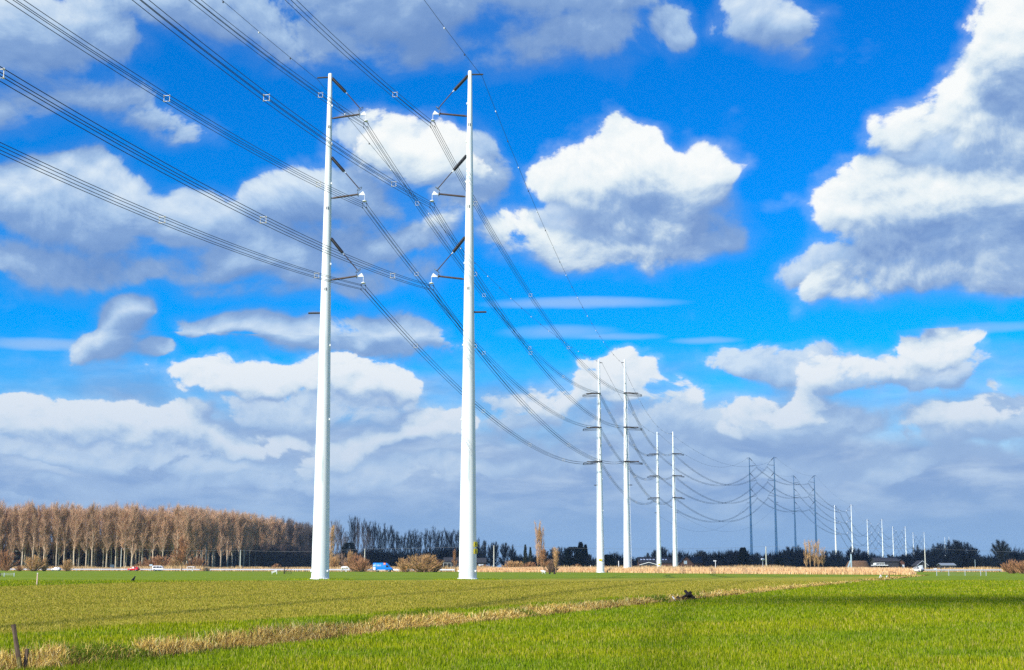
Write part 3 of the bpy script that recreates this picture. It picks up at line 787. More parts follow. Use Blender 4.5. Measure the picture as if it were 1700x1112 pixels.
def slivers(base, d, ln, wd):
    """thin triangles from base along d"""
    n = len(base); side = np.cross(d, rng.normal(0, 1, (n, 3))); side /= np.linalg.norm(side, axis=1)[:, None]+1e-9
    V = np.empty((n, 3, 3)); V[:, 0] = base-side*wd[:, None]/2; V[:, 1] = base+side*wd[:, None]/2; V[:, 2] = base+d*ln[:, None]
    return V.reshape(-1, 3), np.arange(n*3).reshape(-1, 3)
def unit(v): return v/(np.linalg.norm(v, axis=-1, keepdims=True)+1e-9)
def tree_parts(H, r0, limbs, twig_per, twig_len, twig_w, up, top_twigs=80, TF=.96):
    """limbs: list of (start height, azimuth, elevation, length, curve-up)"""
    m = MB(); wob = [(rng.normal(0, .01*H*k/8), rng.normal(0, .01*H*k/8)) for k in range(9)]
    tr = [Vector((wob[k][0], wob[k][1], H*TF*k/8-(.2 if k == 0 else 0))) for k in range(9)]
    m.tube(tr, [max(.025, r0*(1-.93*k/8)) for k in range(9)], 7, cap=False)
    B, Dd = [], []
    for (h0, az_, el_, ln, cv) in limbs:
        f = h0/(H*TF)*8; k = min(7, int(f)); s = tr[k].lerp(tr[k+1], f-k)
        d = Vector((math.cos(az_)*math.cos(el_), math.sin(az_)*math.cos(el_), math.sin(el_)))
        pts = [s]
        for q in range(4):
            d = (d+Vector((rng.normal(0, .10), rng.normal(0, .10), cv))).normalized(); pts.append(pts[-1]+d*ln/4)
        rr = max(.03, r0*.42*(1-h0/H)+.03)
        m.tube(pts, [rr, rr*.75, rr*.5, rr*.32, rr*.15], 5, cap=False)
        n = twig_per; t = rng.random(n)**.75*4; kk = np.minimum(3, t.astype(int)); P_ = np.array([tuple(p) for p in pts])
        b = P_[kk]+(P_[kk+1]-P_[kk])*(t-kk)[:, None]; dd = unit(P_[kk+1]-P_[kk])
        B.append(b); Dd.append(unit(dd*.7+rng.normal(0, .55, (n, 3))+np.array([0, 0, up])))
    if top_twigs:
        z = H*TF*(.57+.43*rng.random(top_twigs)**.7); kk = np.minimum(7, (z/(H*TF)*8).astype(int)); P_ = np.array([tuple(p) for p in tr]); f = z/(H*TF)*8-kk
        B.append(P_[kk]+(P_[kk+1]-P_[kk])*f[:, None]); Dd.append(unit(rng.normal(0, .5, (top_twigs, 3))+np.array([0, 0, up+.4])))
    B = np.concatenate(B); Dd = np.concatenate(Dd); n = len(B)
    # one forking of every twig
    B2 = np.concatenate([B, B+Dd*(twig_len*.45)]); D2 = np.concatenate([Dd, unit(Dd+rng.normal(0, .5, (n, 3))+np.array([0, 0, up*.4]))])
    V, Fc = slivers(B2, D2, twig_len*(.55+.8*rng.random(2*n)), twig_w*(.6+.8*rng.random(2*n)))
    return m, V, Fc
def tree_proto(name, H, r0, limbs, barkm, twigm, twig_per, twig_len, twig_w, up, top=80, TF=.96):
    t = bpy.data.objects.new(name, None); COL.objects.link(t); t.empty_display_size = .5
    m, V, Fc = tree_parts(H, r0, limbs, twig_per, twig_len, twig_w, up, top, TF)
    m.build('trunk', barkm, t); link('crown', np_mesh('crown', V, Fc, twigm), t)
    t['used'] = 0; return t
U = lambda a, b: a+(b-a)*rng.random()
def poplar_limbs(H, n, c0, rad):
    out = []
    for k in range(n):
        f = c0+(.93-c0)*(k/n)**.9; out.append((H*f, U(0, 6.28), R(U(42, 68)), rad*(1.25-.55*abs(f-.6))*U(.7, 1.2), .16))
    return out
def round_limbs(H, n, c0, rad, e0=15, e1=75):
    out = []
    for k in range(n):
        u = rng.random(); f = c0+(.58-c0)*u; e = R(e0+(e1-e0)*u*U(.7, 1.2)); out.append((H*f, U(0, 6.28), min(e, 1.45), rad*(1.0-.12*u)*U(.85, 1.08), .05))
    return out
HP = 26.0
POP = [tree_proto('poplar_tree', HP, U(.26, .36), poplar_limbs(HP, 30, U(.20, .34), 4.4), M['bark'], M['twig_brown'], 66, 2.0, .058, 1.0, 260) for _ in range(7)]
POPD = [tree_proto('poplar_tree', HP, U(.26, .36), poplar_limbs(HP, 24, U(.24, .36), 5.6), M['bark_dark'], M['twig_dark'], 64, 1.7, .075, .5, 150) for _ in range(5)]
RND = [tree_proto('bare_tree', 14.0, .36, round_limbs(14, 38, .10, 6.2), M['bark_dark'], M['twig_dark'], 150, 1.05, .075, .05, 60, .62) for _ in range(5)]
RNG_ = [tree_proto('bare_tree', 14.0, .30, round_limbs(14, 34, .10, 5.6, 25, 85), M['bark_dark'], M['twig_grey'], 130, 1.05, .075, .1, 60, .62) for _ in range(3)]
WIL = [tree_proto('willow_tree', 12.0, .24, poplar_limbs(12, 20, .12, 3.8), M['bark_tan'], M['twig_tan'], 40, 1.2, .07, .6, 90) for _ in range(3)]
RUS = [tree_proto('brown_tree', 10.0, .22, round_limbs(10, 24, .16, 4.2, 30, 80), M['bark_tan'], M['twig_rust'], 66, 1.1, .08, .6, 120) for _ in range(2)]
def bush_proto(name, twigm, n=64, H=5.0, spread=1.0, twig_per=120):
    t = bpy.data.objects.new(name, None); COL.objects.link(t)
    m = MB(); B, Dd = [], []
    for k in range(n):
        a = U(0, 6.28); e = R(U(16, 88)); r = U(0, 1.1)*spread; p = Vector((math.cos(a)*r, math.sin(a)*r, -.05)); d = Vector((math.cos(a)*math.cos(e)*spread, math.sin(a)*math.cos(e)*spread, math.sin(e)))
        L = H*U(.75, 1.0)*(.80+.20*math.sin(e)); pts = [p]
        for q in range(3): d = (d+Vector((rng.normal(0, .10), rng.normal(0, .10), .04))).normalized(); pts.append(pts[-1]+d*L/3)
        m.tube(pts, [.06, .045, .03, .015], 4, cap=False)
        P_ = np.array([tuple(q) for q in pts]); tt = (.12+.88*rng.random(twig_per)**.8)*3; kk = np.minimum(2, tt.astype(int))
        B.append(P_[kk]+(P_[kk+1]-P_[kk])*(tt-kk)[:, None]); Dd.append(unit(unit(P_[kk+1]-P_[kk])*.8+rng.normal(0, .45, (twig_per, 3))+np.array([0, 0, .3])))
    V, Fc = slivers(np.concatenate(B), np.concatenate(Dd), .8*(.5+.9*rng.random(n*twig_per)), .055*(.6+.8*rng.random(n*twig_per)))
    m.build('stems', M['bark_tan'], t); link('twigs', np_mesh('twigs', V, Fc, twigm), t); t['used'] = 0
    return t
BTAN = [bush_proto('willow_shrub', M['twig_tan']) for _ in range(2)]
BRUS = [bush_proto('brown_shrub', M['twig_rust']) for _ in range(2)]
BDRK = [bush_proto('dark_shrub', M['twig_grey'], 64, 5.0, 1.15, 130) for _ in range(2)]
def evergreen_proto(name, H, rad, prof, n, ln, wd):
    t = bpy.data.objects.new(name, None); COL.objects.link(t)
    MB().tube([(0, 0, -.2), (0, 0, H*.5), (0, 0, H*.97)], [.25, .15, .03], 7, cap=False).build('trunk', M['bark_dark'], t)
    z = rng.random(n); a = rng.random(n)*6.283; lump = 1+.22*np.sin(a*3+z*17)+.15*np.sin(a*5-z*31)
    r = rad*prof(z)*lump*np.sqrt(.25+.75*rng.random(n)); b = np.stack([r*np.cos(a), r*np.sin(a), .03*H+z*H*.95], 1)
    d = unit(np.stack([np.cos(a), np.sin(a), .1+.9*rng.random(n)], 1)+rng.normal(0, .35, (n, 3)))
    V, Fc = slivers(b, d, ln*(.6+.8*rng.random(n)), wd*(.6+.8*rng.random(n))); link('crown', np_mesh('crown', V, Fc, M['needle']), t); t['used'] = 0
    return t
CYP = [evergreen_proto('cypress_tree', 10, 1.15, lambda z: np.sin(np.pi*np.clip(.12+z*.88, 0, 1))**.6*(1-z*.55), 2600, .55, .16)]
CON = [evergreen_proto('conifer_tree', 12, 3.4, lambda z: (1.02-z)**.85, 4200, .9, .24), evergreen_proto('conifer_tree', 12, 4.2, lambda z: np.sqrt(np.clip(1-(z*1.05-.1)**2, .02, 1))*.95, 5200, .9, .26)]
def plant(kind, x, y, H0, height, label, cat, group, widen=1.0, z=0.0):
    src = kind[int(rng.integers(len(kind)))]; s = height/H0; rz = U(0, 6.28)
    sc = (s*widen, s*widen, s)
    if not src['used']: src['used'] = 1; o = src; o.location = (x, y, z); o.scale = sc; o.rotation_euler = (0, 0, rz)
    else: o = copy_tree(src, (x, y, z), sc, rz)
    for k in ('label', 'category', 'group'):
        if k in o: del o[k]
    return tag(o, label, cat, group)
def plant_px(kind, H0, px, top, y, label, cat, group, wpx=None, w0=None, base_z=0.0):
    """top row and column as in the photograph, at depth y"""
    h = hz(top, y)-base_z; x = gx(px, y, h*.5)
    wd = 1.0
    if wpx: wd = (wpx/F*y)/(w0*h/H0)
    return plant(kind, x, y, H0, h, label, cat, group, wd, base_z)

# the plantation on the left: rows of poplars, front edge parallel to the road and then falling back
G1 = 'poplars of the plantation on the left'
rows = 0
def plantation():
    k = 0
    for r_ in range(6):
        step_ = 4.3 if r_ == 0 else 5.2
        x = -262 + r_*1.3
        while x < -143:
            y = 652+r_*8+rng.normal(0, .9)+max(0, (x+262))*.05; xx = x+rng.normal(0, .7)
            if (xx > -.40*y) and r_ < 6:
                plant(POP, xx, y, HP, U(24.4, 27.6)-(.8 if xx > -170 else 0), 'brown bare poplar with a pale straight trunk in the dense plantation', 'tree', G1, U(.9, 1.15)); k += 1
            x += step_*U(.85, 1.2)
    return k
nP = plantation()
# the receding edge, from px 330 to px 520
for r_ in range(4):
    for j in range(20):
        u = max(0.0, (j+U(-.3, .3))/20); px = 312+(522-312)*u; y = (690+u**1.25*330)+r_*11
        top = np.interp(px, [318, 380, 440, 520], [854, 858, 866, 880])+U(-2.5, 3)
        kind = POP if u < .50+.40*rng.random() else POPD  # dark kind takes over to the right, its colour standing in for cloud shade
        lab = 'brown bare poplar at the receding right part of the plantation' if kind is POP else 'dark bare poplar at the receding right end of the plantation'
        plant_px(kind, HP, px+r_*1.5, top+r_*.6, y, lab, 'tree', 'poplars receding at the right of the plantation' if kind is POP else 'dark poplars receding at the right of the plantation')
# thick undergrowth inside the wood: one far mass
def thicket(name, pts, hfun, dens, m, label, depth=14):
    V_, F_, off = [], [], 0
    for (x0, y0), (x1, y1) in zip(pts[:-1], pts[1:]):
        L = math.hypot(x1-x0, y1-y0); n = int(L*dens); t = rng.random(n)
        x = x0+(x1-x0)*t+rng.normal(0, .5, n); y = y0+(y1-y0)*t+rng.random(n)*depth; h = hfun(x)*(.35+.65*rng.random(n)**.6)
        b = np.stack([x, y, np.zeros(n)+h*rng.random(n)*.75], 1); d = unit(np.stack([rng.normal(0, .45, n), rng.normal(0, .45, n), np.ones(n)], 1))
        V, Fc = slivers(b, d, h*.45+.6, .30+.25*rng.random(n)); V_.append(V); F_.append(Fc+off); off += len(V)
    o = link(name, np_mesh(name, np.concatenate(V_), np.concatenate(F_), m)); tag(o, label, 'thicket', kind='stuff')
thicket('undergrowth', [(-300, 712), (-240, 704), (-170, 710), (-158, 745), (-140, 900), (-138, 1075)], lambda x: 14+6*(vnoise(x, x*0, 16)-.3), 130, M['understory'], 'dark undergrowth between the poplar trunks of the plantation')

# the dark, sparser rows to the right of it
G2 = 'dark poplars in the row behind the blue van'
for px, top in [(553,874),(560,874),(566,882),(573,890),(584,868),(589,871),(594,870),(603,873),(610,875),(615,880),(621,876),(627,880),(633,884),(639,879),(646,884),(652,881),(658,888),(664,893),(671,892),(677,892),(682,888),(687,890),(692,888),(698,892),(707,886),(714,889),(722,884),(728,889),(733,887),(741,886),(746,890),(750,888),(758,888),(765,890)]:
    plant_px(POPD, HP, px, top, U(880, 930), 'tall dark bare poplar in the row behind the blue van and the two nearest poles', 'tree', G2, wpx=U(12, 17), w0=9)
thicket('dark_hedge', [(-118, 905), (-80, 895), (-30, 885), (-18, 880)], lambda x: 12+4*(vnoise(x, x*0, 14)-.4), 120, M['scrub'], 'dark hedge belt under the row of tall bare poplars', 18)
plant_px([CON[1]], 12, 579, 901, 860, 'dark bell-shaped evergreen standing out before the bare poplar row', 'tree', None, wpx=28, w0=8)
G3 = 'dark round trees behind the second reed bed'
for px, top, w in [(793,893,20),(805,895,20),(815,901,20),(822,897,22),(838,899,26),(850,904,22)]:
    plant_px(RND, 14, px, top, U(800, 830), 'dark round bare tree right of the nearest right pole', 'tree', 'dark trees beside the nearest right pole', wpx=w, w0=12)
plant_px(CYP, 10, 872, 904, 640, 'slim dark cypress standing alone, taller one of two', 'tree', None, wpx=7, w0=2.3)
plant_px(CYP, 10, 880.5, 908, 650, 'slim dark cypress beside a tan bare poplar, shorter one of two', 'tree', None, wpx=6, w0=2.3)
for px, top, w, k in [(905,910,24,RND),(918,907,24,RND),(930,905,22,RND),(941,907,20,RND),(951,908,24,[CON[1]]),(964,900,20,[CON[0]]),(972,904,14,[CON[0]]),(980,919,16,RND),(1009,921,18,[CON[1]]),(1019,917,12,RND)]:
    plant_px(k, 14 if k is RND else 12, px, top, U(740, 770), 'dark tree in the grove left of and behind the second pylon pair' if k is RND else 'dark evergreen in the grove around the second pylon pair', 'tree', 'dark trees around the second pylon pair' if k is RND else 'evergreens around the second pylon pair', wpx=w*1.15, w0=12 if k is RND else 7)
for px, top, w in [(1054,929,12),(1075,916,16),(1089,911,20),(1100,906,22),(1110,921,16),(1124,924,16),(1136,919,22),(1146,926,16),(1160,911,28),(1167,914,22),(1179,924,18),(1187,916,8),(1198,930,20),(1206,926,22),(1216,912,30),(1225,914,22),(1246,924,16),(1257,916,15),(1277,917,16),(1269,926,12)]:
    plant_px(RND if rng.random() < .7 else RNG_, 14, px, top, U(742, 790), 'dark bare tree beside the barns and shaded poles across the reeds', 'tree', 'dark bare trees across the reeds', wpx=w*1.35, w0=12)
plant_px([CON[1]], 12, 1234, 909, 735, 'dark rounded evergreen just left of the nearer shaded pole', 'tree', None, wpx=16, w0=7.5)
plant_px([CON[1]], 12, 1294, 926, 735, 'small dark evergreen at the foot of the shaded right pole', 'tree', None, wpx=14, w0=7.5)
for px, top, w in [(1303,911,20),(1313,905,26),(1327,905,28),(1371,912,20),(1383,911,22),(1394,912,20),(1413,907,24),(1424,908,24),(1436,913,20),(1451,918,24),(1478,919,20),(1490,923,18),(1500,919,20),(1509,918,16),(1523,905,22),(1536,911,24)]:
    plant_px(RND, 14, px, top, U(742, 800), 'dark rounded bare tree in the belt under the distant white poles', 'tree', 'dark trees under the distant poles', wpx=w*1.35, w0=12)
for px, top, w in [(1552,903,22),(1562,899,24),(1577,896,28),(1588,894,28),(1599,896,28),(1610,900,26),(1618,908,22)]:
    plant_px(RND, 14, px, top, U(700, 740), 'tall dark bare tree in the large clump near the right edge', 'tree', 'large dark tree clump at the right', wpx=w*1.35, w0=12)
plant_px(RNG_, 14, 1630, 922, 720, 'thin bare tree in the gap between the right clump and the big lone tree', 'tree', None, wpx=9, w0=12)
plant_px(RND, 14, 1661, 894, 690, 'big lone dark bare tree with a domed crown near the right edge', 'tree', None, wpx=46, w0=12)
plant_px(RND, 14, 1643, 926, 700, 'small dark tree at the left foot of the big domed tree', 'tree', None, wpx=20, w0=12)
plant_px(RND, 14, 1699, 916, 720, 'dark bare tree cut by the right edge', 'tree', None, wpx=22, w0=12)
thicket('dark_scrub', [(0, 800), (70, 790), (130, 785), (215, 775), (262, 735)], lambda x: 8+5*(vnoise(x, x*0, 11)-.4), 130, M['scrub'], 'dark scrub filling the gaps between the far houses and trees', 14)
# golden willows before the belt
for px, top in [(1338,908),(1345,905),(1352,905),(1359,907),(1366,915)]:
    plant_px(WIL, 12, px, top, U(640, 660), 'golden bare willow in the pale clump before the dark trees', 'tree', 'golden willows in the pale clump', wpx=9, w0=4.4)
# bare poplars and trees in the reeds
for px, top, w, lab in [(893,879,13,'tall pale bare poplar rising from the reeds, left stem of two'),(899,886,13,'tall pale bare poplar rising from the reeds, right stem of two')]:
    plant_px(WIL, 12, px, top, 440, lab, 'tree', None, wpx=w, w0=4.4)
plant_px(RUS, 10, 903, 911, 395, 'low brown tree at the reed edge behind the white sheep', 'tree', None, wpx=20, w0=6.6)
plant_px(WIL, 12, 923, 915, 395, 'small fan-shaped bare tree at the reed edge right of the sheep', 'tree', None, wpx=15, w0=4.4)
def bush(kind, px, top, y, w, lab, grp=None): plant_px(kind, 5.0, px, top, y, lab, 'shrub', grp, wpx=w, w0=7.2)
bush(BDRK, 915, 928, 400, 20, 'grey brown shrub between two small trees at the reed edge')
bush(BTAN, 57, 921, 520, 32, 'golden brown willow shrub, broadest of the two at the left roadside')
bush(BTAN, 74, 924, 522, 12, 'narrow golden willow shrub touching the broad left one')
bush(BTAN, 111, 928, 520, 21, 'golden brown willow shrub, smaller one at the left roadside')
bush(BRUS, 32, 938, 515, 14, 'low reddish shrub by the road at the far left')
bush(BRUS, 11, 938, 515, 10, 'small reddish shrub by the left picture edge')
bush(BRUS, 8, 912, 600, 40, 'tall brown shrub before the wood at the left picture edge')
bush(BRUS, 266, 921, 600, 56, 'large rusty brown shrub behind the white van')
bush(BRUS, 245, 930, 605, 40, 'low rusty brown shrub behind the red car')
bush(BTAN, 292, 926, 590, 26, 'tan willow shrub at the left foot of the rust brown tree')
bush(BRUS, 326, 924, 590, 34, 'rusty shrub right of the rust brown roadside tree')
plant_px(RUS, 10, 302, 892, 530, 'rust brown roadside tree with an upright oval crown', 'tree', None, wpx=36, w0=6.6)
bush(BRUS, 459, 935, 560, 14, 'small rusty shrub in front of the dark wood by the gate')
plant_px(WIL, 12, 550, 884, 620, 'tan bare willow just right of the nearest left pole', 'tree', None, wpx=16, w0=4.4)
bush(BTAN, 553, 920, 500, 22, 'tan shrub just right of the foot of the nearest left pole')
bush(BDRK, 566, 918, 510, 22, 'brown shrub behind the white horse')
bush(BTAN, 581, 913, 515, 16, 'tall tan shrub before the dark evergreen')
bush(BRUS, 590, 918, 470, 34, 'broad brown shrub right of the white horse')
bush(BRUS, 601, 926, 450, 28, 'rusty low shrub left of the blue van')
bush(BTAN, 700, 919, 425, 64, 'largest round tan shrub, between the blue van and the nearest right pole')
bush(BTAN, 672, 925, 428, 26, 'tan shrub at the left side of the largest round shrub')
bush(BRUS, 722, 928, 430, 26, 'rusty shrub at the right side of the largest round shrub')
plant_px(RUS, 10, 755, 912, 560, 'thin brown tree beside the dark shed', 'tree', None, wpx=9, w0=6.6)
bush(BTAN, 848, 930, 480, 26, 'orange tan shrub behind the reeds, left of the bare poplars')
bush(BTAN, 862, 931, 480, 22, 'orange tan shrub behind the reeds beside the cypress')
bush(BRUS, 880, 932, 470, 24, 'brown shrub under the cypress behind the reeds')
bush(BRUS, 803, 937, 490, 26, 'low brown shrub behind the reeds by the utility pole')
bush(BRUS, 959, 936, 500, 12, 'small brown shrub left of the second pylon pair')
bush(BRUS, 1680, 928, 330, 30, 'large brown shrub at the right edge, left one of two')
bush(BRUS, 1698, 931, 325, 30, 'large brown shrub cut by the right edge, right one of two')

# ------------------------------------------------------------------ farm buildings
def gable(name, px0, px1, top, eave, y, lab, wallm, roofm, depth=9.0, facing=False, windows=(), skyl=(), base=0.0, rz=0.0):
    x0, x1 = gx(px0, y, 2), gx(px1, y, 2); w = x1-x0; hr, he = hz(top, y), hz(eave, y)
    t = thing(name, ((x0+x1)/2, y+depth/2, 0), lab, 'building', None, rz)
    m = MB(); o_ = .35
    if facing:
        m.prism([(-w/2, -.2), (w/2, -.2), (w/2, he), (0, hr-.05), (-w/2, he)], -depth/2, depth/2); m.build('wall', wallm, t)
        sl = (hr-he)/(w/2); r_ = MB()
        for s_ in (-1, 1):
            e = s_*(w/2+o_); ez = he-sl*o_
            r_.prism([(0, hr+.05), (e, ez+.05), (e, ez+.27), (0, hr+.27)], -depth/2-o_, depth/2+o_)
        r_.build('roof', roofm, t)
    else:
        m.add([(-w/2, a, z) for a, z in ((-depth/2, -.2), (-depth/2, he), (0, hr-.05), (depth/2, he), (depth/2, -.2))]+[(w/2, a, z) for a, z in ((-depth/2, -.2), (-depth/2, he), (0, hr-.05), (depth/2, he), (depth/2, -.2))],
              [(0,1,2,3,4), (9,8,7,6,5), (0,5,6,1), (1,6,7,2), (2,7,8,3), (3,8,9,4), (4,9,5,0)]); m.build('wall', wallm, t)
        r_ = MB(); sl = (hr-he)/(depth/2)
        for s_ in (-1, 1):
            e = s_*(depth/2+o_); ez = he-sl*o_
            vs = [(sx, a, z) for sx in (-w/2-o_, w/2+o_) for a, z in ((0, hr+.05), (e, ez+.05), (e, ez+.27), (0, hr+.27))]
            r_.add(vs, [(0,1,2,3), (7,6,5,4), (0,4,5,1), (1,5,6,2), (2,6,7,3), (3,7,4,0)])
        rf = r_.build('roof', roofm, t)
        for spx in skyl:
            xx = gx(spx, y, he+.5)-(x0+x1)/2; f = .50; a = -depth/2*(1-f); z = he+(hr-he)*f+.30
            q = Vector((0, depth/2, hr-he)).normalized(); rot = Matrix((Vector((1, 0, 0)), q, Vector((1, 0, 0)).cross(q))).transposed()
            MB().box((xx, a, z), (.95, 1.0, .08), rot).build('skylight', M['skylight'], rf)
    for (wpx, wz, ww, wh, mk) in windows:
        xx = gx(wpx, y, wz)-(x0+x1)/2
        fr = MB().box((xx, -depth/2-.02, wz), (ww+.2, .08, wh+.2)).build('window', M['white'], t)
        MB().box((xx, -depth/2-.075, wz), (ww, .03, wh)).build('pane', M[mk], fr)
        MB().box((xx, -depth/2-.10, wz), (.07, .03, wh)).build('glazing_bar', M['white'], fr)
    return t, w, he, hr
t, w, he, hr = gable('barn', 1061, 1116, 925.5, 934, 700, 'long dark-roofed brick barn with a row of skylights behind the third pylon pair', M['brick'], M['roof'], 10, skyl=(1065.5,1070.3,1075.6,1080.5,1086,1101.5,1106.5))
m = MB(); xc = gx(1079, 690, 1)-t.location.x   # white barge board of the lean-to in front
for s_ in (-1, 1): m.bar((xc, -9.6, hz(933.3, 690)), (xc+s_*4.4, -9.6, hz(937.6, 690)), .16, .25)
m.build('white_gable_trim', M['white'], t)
mm = MB().prism([(xc-4.2, -.1), (xc+4.2, -.1), (xc+4.2, hz(938, 690)), (xc, hz(933.8, 690)), (xc-4.2, hz(938, 690))], -9.4, -5.2); mm.build('lean_to', M['wall_dark'], t)
gable('farmhouse', 1127, 1152, 923.5, 937, 700, 'dark red brick farmhouse with a steep gable and one white window', M['brick'], M['roof'], 10, facing=True, windows=[(1138, hz(933.5, 700), 1.3, 1.3, 'skylight')])
gable('farmhouse', 1150, 1166, 925, 934, 706, 'dark low farm wing between the gabled brick house and the trees', M['brick'], M['roof'], 9)
gable('shed', 737, 776, 926, 932.5, 640, 'dark low shed with a brown boarded end beside the nearest right pole', M['wall_dark'], M['roof'], 8, windows=[(742.5, 1.9, 3.2, 2.6, 'black')])
gable('shed', 790, 806, 927, 934, 650, 'small dark shed with a pale front just right of the nearest right pole', M['wall_dark'], M['roof'], 7, windows=[(798.5, 2.0, 2.0, 1.2, 'skylight')])
t, w, he, hr = gable('farmhouse', 1454, 1492, 926.5, 932, 660, 'wide dark farmhouse with a white veranda under the distant poles', M['wall_dark'], M['roof'], 10)
m = MB(); x0, x1 = gx(1456.5, 655, 1)-t.location.x, gx(1473, 655, 1)-t.location.x
zb, zt = hz(938.2, 655), hz(934.5, 655)
m.box(((x0+x1)/2, -5.6, zt), (x1-x0, .9, .22)); m.box(((x0+x1)/2, -5.6, zb), (x1-x0+3, .9, .3))
for k in range(7): m.bar((x0+(x1-x0)*k/6, -5.6, zb), (x0+(x1-x0)*k/6, -5.6, zt), .22 if k else 1.1)
m.build('veranda', M['white'], t)
gable('farmhouse', 1490, 1502, 929, 934, 664, 'small dark gabled house right of the white veranda', M['brick'], M['roof'], 8, facing=True, windows=[(1499.5, 1.6, .8, 1.6, 'skylight')])
t, w, he, hr = gable('house', 1523, 1540, 931.5, 938.5, 640, 'dark house with white gable edges behind the tall pale utility pole', M['wall_dark'], M['roof'], 8, facing=True, windows=[(1528, 1.5, 1.8, 1.2, 'skylight')])
m = MB()
for s_ in (-1, 1): m.bar((0, -4.45, hr+.2), (s_*(w/2+.4), -4.45, he-.1), .08, .16)
m.build('white_gable_trim', M['rail'], t)
gable('greenhouse', 1563, 1586, 935.6, 938.6, 640, 'low pale greenhouse in front of the large dark tree clump', M['wall_dark'], mat('dull glass roof', (.22,.25,.27), .4), 6)
gable('hall', 26, 108, 905, 909, 735, 'large dark blue hall half hidden behind the poplar trunks', mat('blue grey cladding', (.055,.085,.13), .6, var=.15, scale=1), M['roof'], 14)
t = thing('white_balcony_block', (gx(23, 690), 690, 0), 'narrow white slatted block among the trees at the left edge', 'building')
MB().box((0, 2, 6), (4.2, 4, 12.6)).build('wall', M['wall_brown'], t)
for k in range(5):
    MB().box((0, -.45, 1.6+k*2.4), (3.6, .9, .9)).build('balcony', M['wall_white'], t)
t = thing('earth_mound', (gx(1426, 560, 1), 562, 0), 'rounded brown earth heap behind the braced steel post', 'heap')
m = MB(); nA, nB = 40, 12; vs, fs = [], []
for i in range(nB+1):
    for k in range(nA):
        a = 2*math.pi*k/nA; r = i/nB; f = min(1, (1-r)*2.2); zz = hz(931, 560)*(f*f*(3-2*f))+ (rng.normal(0, .06) if 0 < i < nB else 0)
        vs.append((math.cos(a)*r*5.7+rng.normal(0, .04), math.sin(a)*r*4.5, zz if i < nB else -.1))
for i in range(nB):
    for k in range(nA): fs.append((i*nA+k, (i+1)*nA+k, (i+1)*nA+(k+1) % nA, i*nA+(k+1) % nA))
m.add(vs, fs, True).build('heap', M['earth'], t)

# ------------------------------------------------------------------ utility poles, posts, signs
UP = [(201,911,600),(399,914,560),(605.5,912,500),(820,906.5,480),(1272,908,500),(1536,911,470)]
LABU = ['pale utility pole in front of the poplar plantation','pale utility pole before the dark end of the plantation','pale utility pole beside the blue van',
        'pale utility pole in the reeds right of the nearest pole','pale utility pole between the two shaded pylons','pale utility pole behind the silver white car']
tops = []
for (px, top, y), lb in zip(UP, LABU):
    h = hz(top, y); x = gx(px, y, h/2)
    t = thing('utility_pole', (x, y, 0), lb, 'utility pole', 'utility poles along the road')
    MB().tube([(0, 0, -.2), (0, 0, h)], [.24, .16], 8).build('post', M['pale_post'], t)
    MB().box((0, 0, h-.25), (.14, .9, .14)).build('cross_bar', M['pale_post'], t)
    m = MB()
    MB().lathe([(.03, h), (.09, h+.03), (.09, h+.2), (.05, h+.26)], 8, c=(0, 0, 0)).build('insulator', M['white'], t)
    tops.append(Vector((x, y, h+.2)))
for i in range(5):
    a, b = tops[i], tops[i+1]; t = thing('overhead_line', a, ['thin overhead line across the plantation between the first two utility poles','thin overhead line behind the nearest left pole','thin overhead line above the blue van and the round shrub','thin overhead line across the dark grove and second pylon pair','thin overhead line above the far farmhouses'][i], 'overhead line', 'overhead lines along the road')
    MB().tube(sagged(Vector((0, 0, 0)), b-a, 16, 9000), .024, 4, cap=False).build('wire', mat('pale overhead wire', (.20,.21,.23), .6) if i == 0 else bpy.data.materials['pale overhead wire'], t)
t = thing('overhead_line', tops[5], 'thin overhead line leaving the last utility pole towards the right edge', 'overhead line', 'overhead lines along the road')
MB().tube(sagged(Vector((0, 0, 0)), Vector((110, 20, 0)), 12, 9000), .024, 4, cap=False).build('wire', bpy.data.materials['pale overhead wire'], t)

def post(name, px, top, y, lab, cat, r=.07, m='white', head=None, group=None):
    h = hz(top, y); t = thing(name, (gx(px, y, h/2), y, 0), lab, cat, group)
    MB().tube([(0, 0, -.2), (0, 0, h)], r, 8).build('post', M[m], t)
    if head == 'globe': MB().ball((0, 0, h+.1), (.55, .3, .38), 12, 8).build('lantern', M['white'], t)
    if head == 'arm': MB().box((-.2, 0, h), (.8, .25, .3)).build('lamp_head', M['white'], t)
    if head == 'tee': MB().box((0, -.1, h), (1.15, .08, .5)).build('sign_plate', mat('blue white road sign', (.50,.62,.75), .5), t)
    return t
post('road_sign', 250.5, 938, 545, 'small pale T-shaped road sign between the red car and white van', 'road sign', .08, 'white', 'tee')
post('street_lamp', 1188, 931, 430, 'thin white lamp post above the reeds with a small head', 'lamp post', .09, 'white', 'arm')
post('street_lamp', 1266.5, 929, 440, 'short white lamp with a rounded lantern left of the shaded right pole', 'lamp post', .08, 'white', 'globe')
post('marker_post', 1027.2, 931, 470, 'white marker post between the two poles of the second pair', 'post', .13, 'white')
post('marker_post', 980.5, 938, 470, 'short white marker post left of the second pylon pair', 'post', .10, 'white')
post('marker_post', 1619, 929, 480, 'thin grey post in front of the large dark tree clump', 'post', .06, 'steel_blue')
t = thing('roadside_cabinet', (gx(186, 585, 1), 585, 0), 'dark grey blue roadside cabinet on a post before the plantation', 'cabinet')
MB().box((0, 0, 1.35), (1.6, .5, 2.1)).build('body', mat('slate blue sheet metal', (.09,.14,.18), .5), t); MB().box((0, -.27, 1.4), (1.35, .04, 1.8)).build('door', mat('slate door', (.07,.11,.15), .5), t)
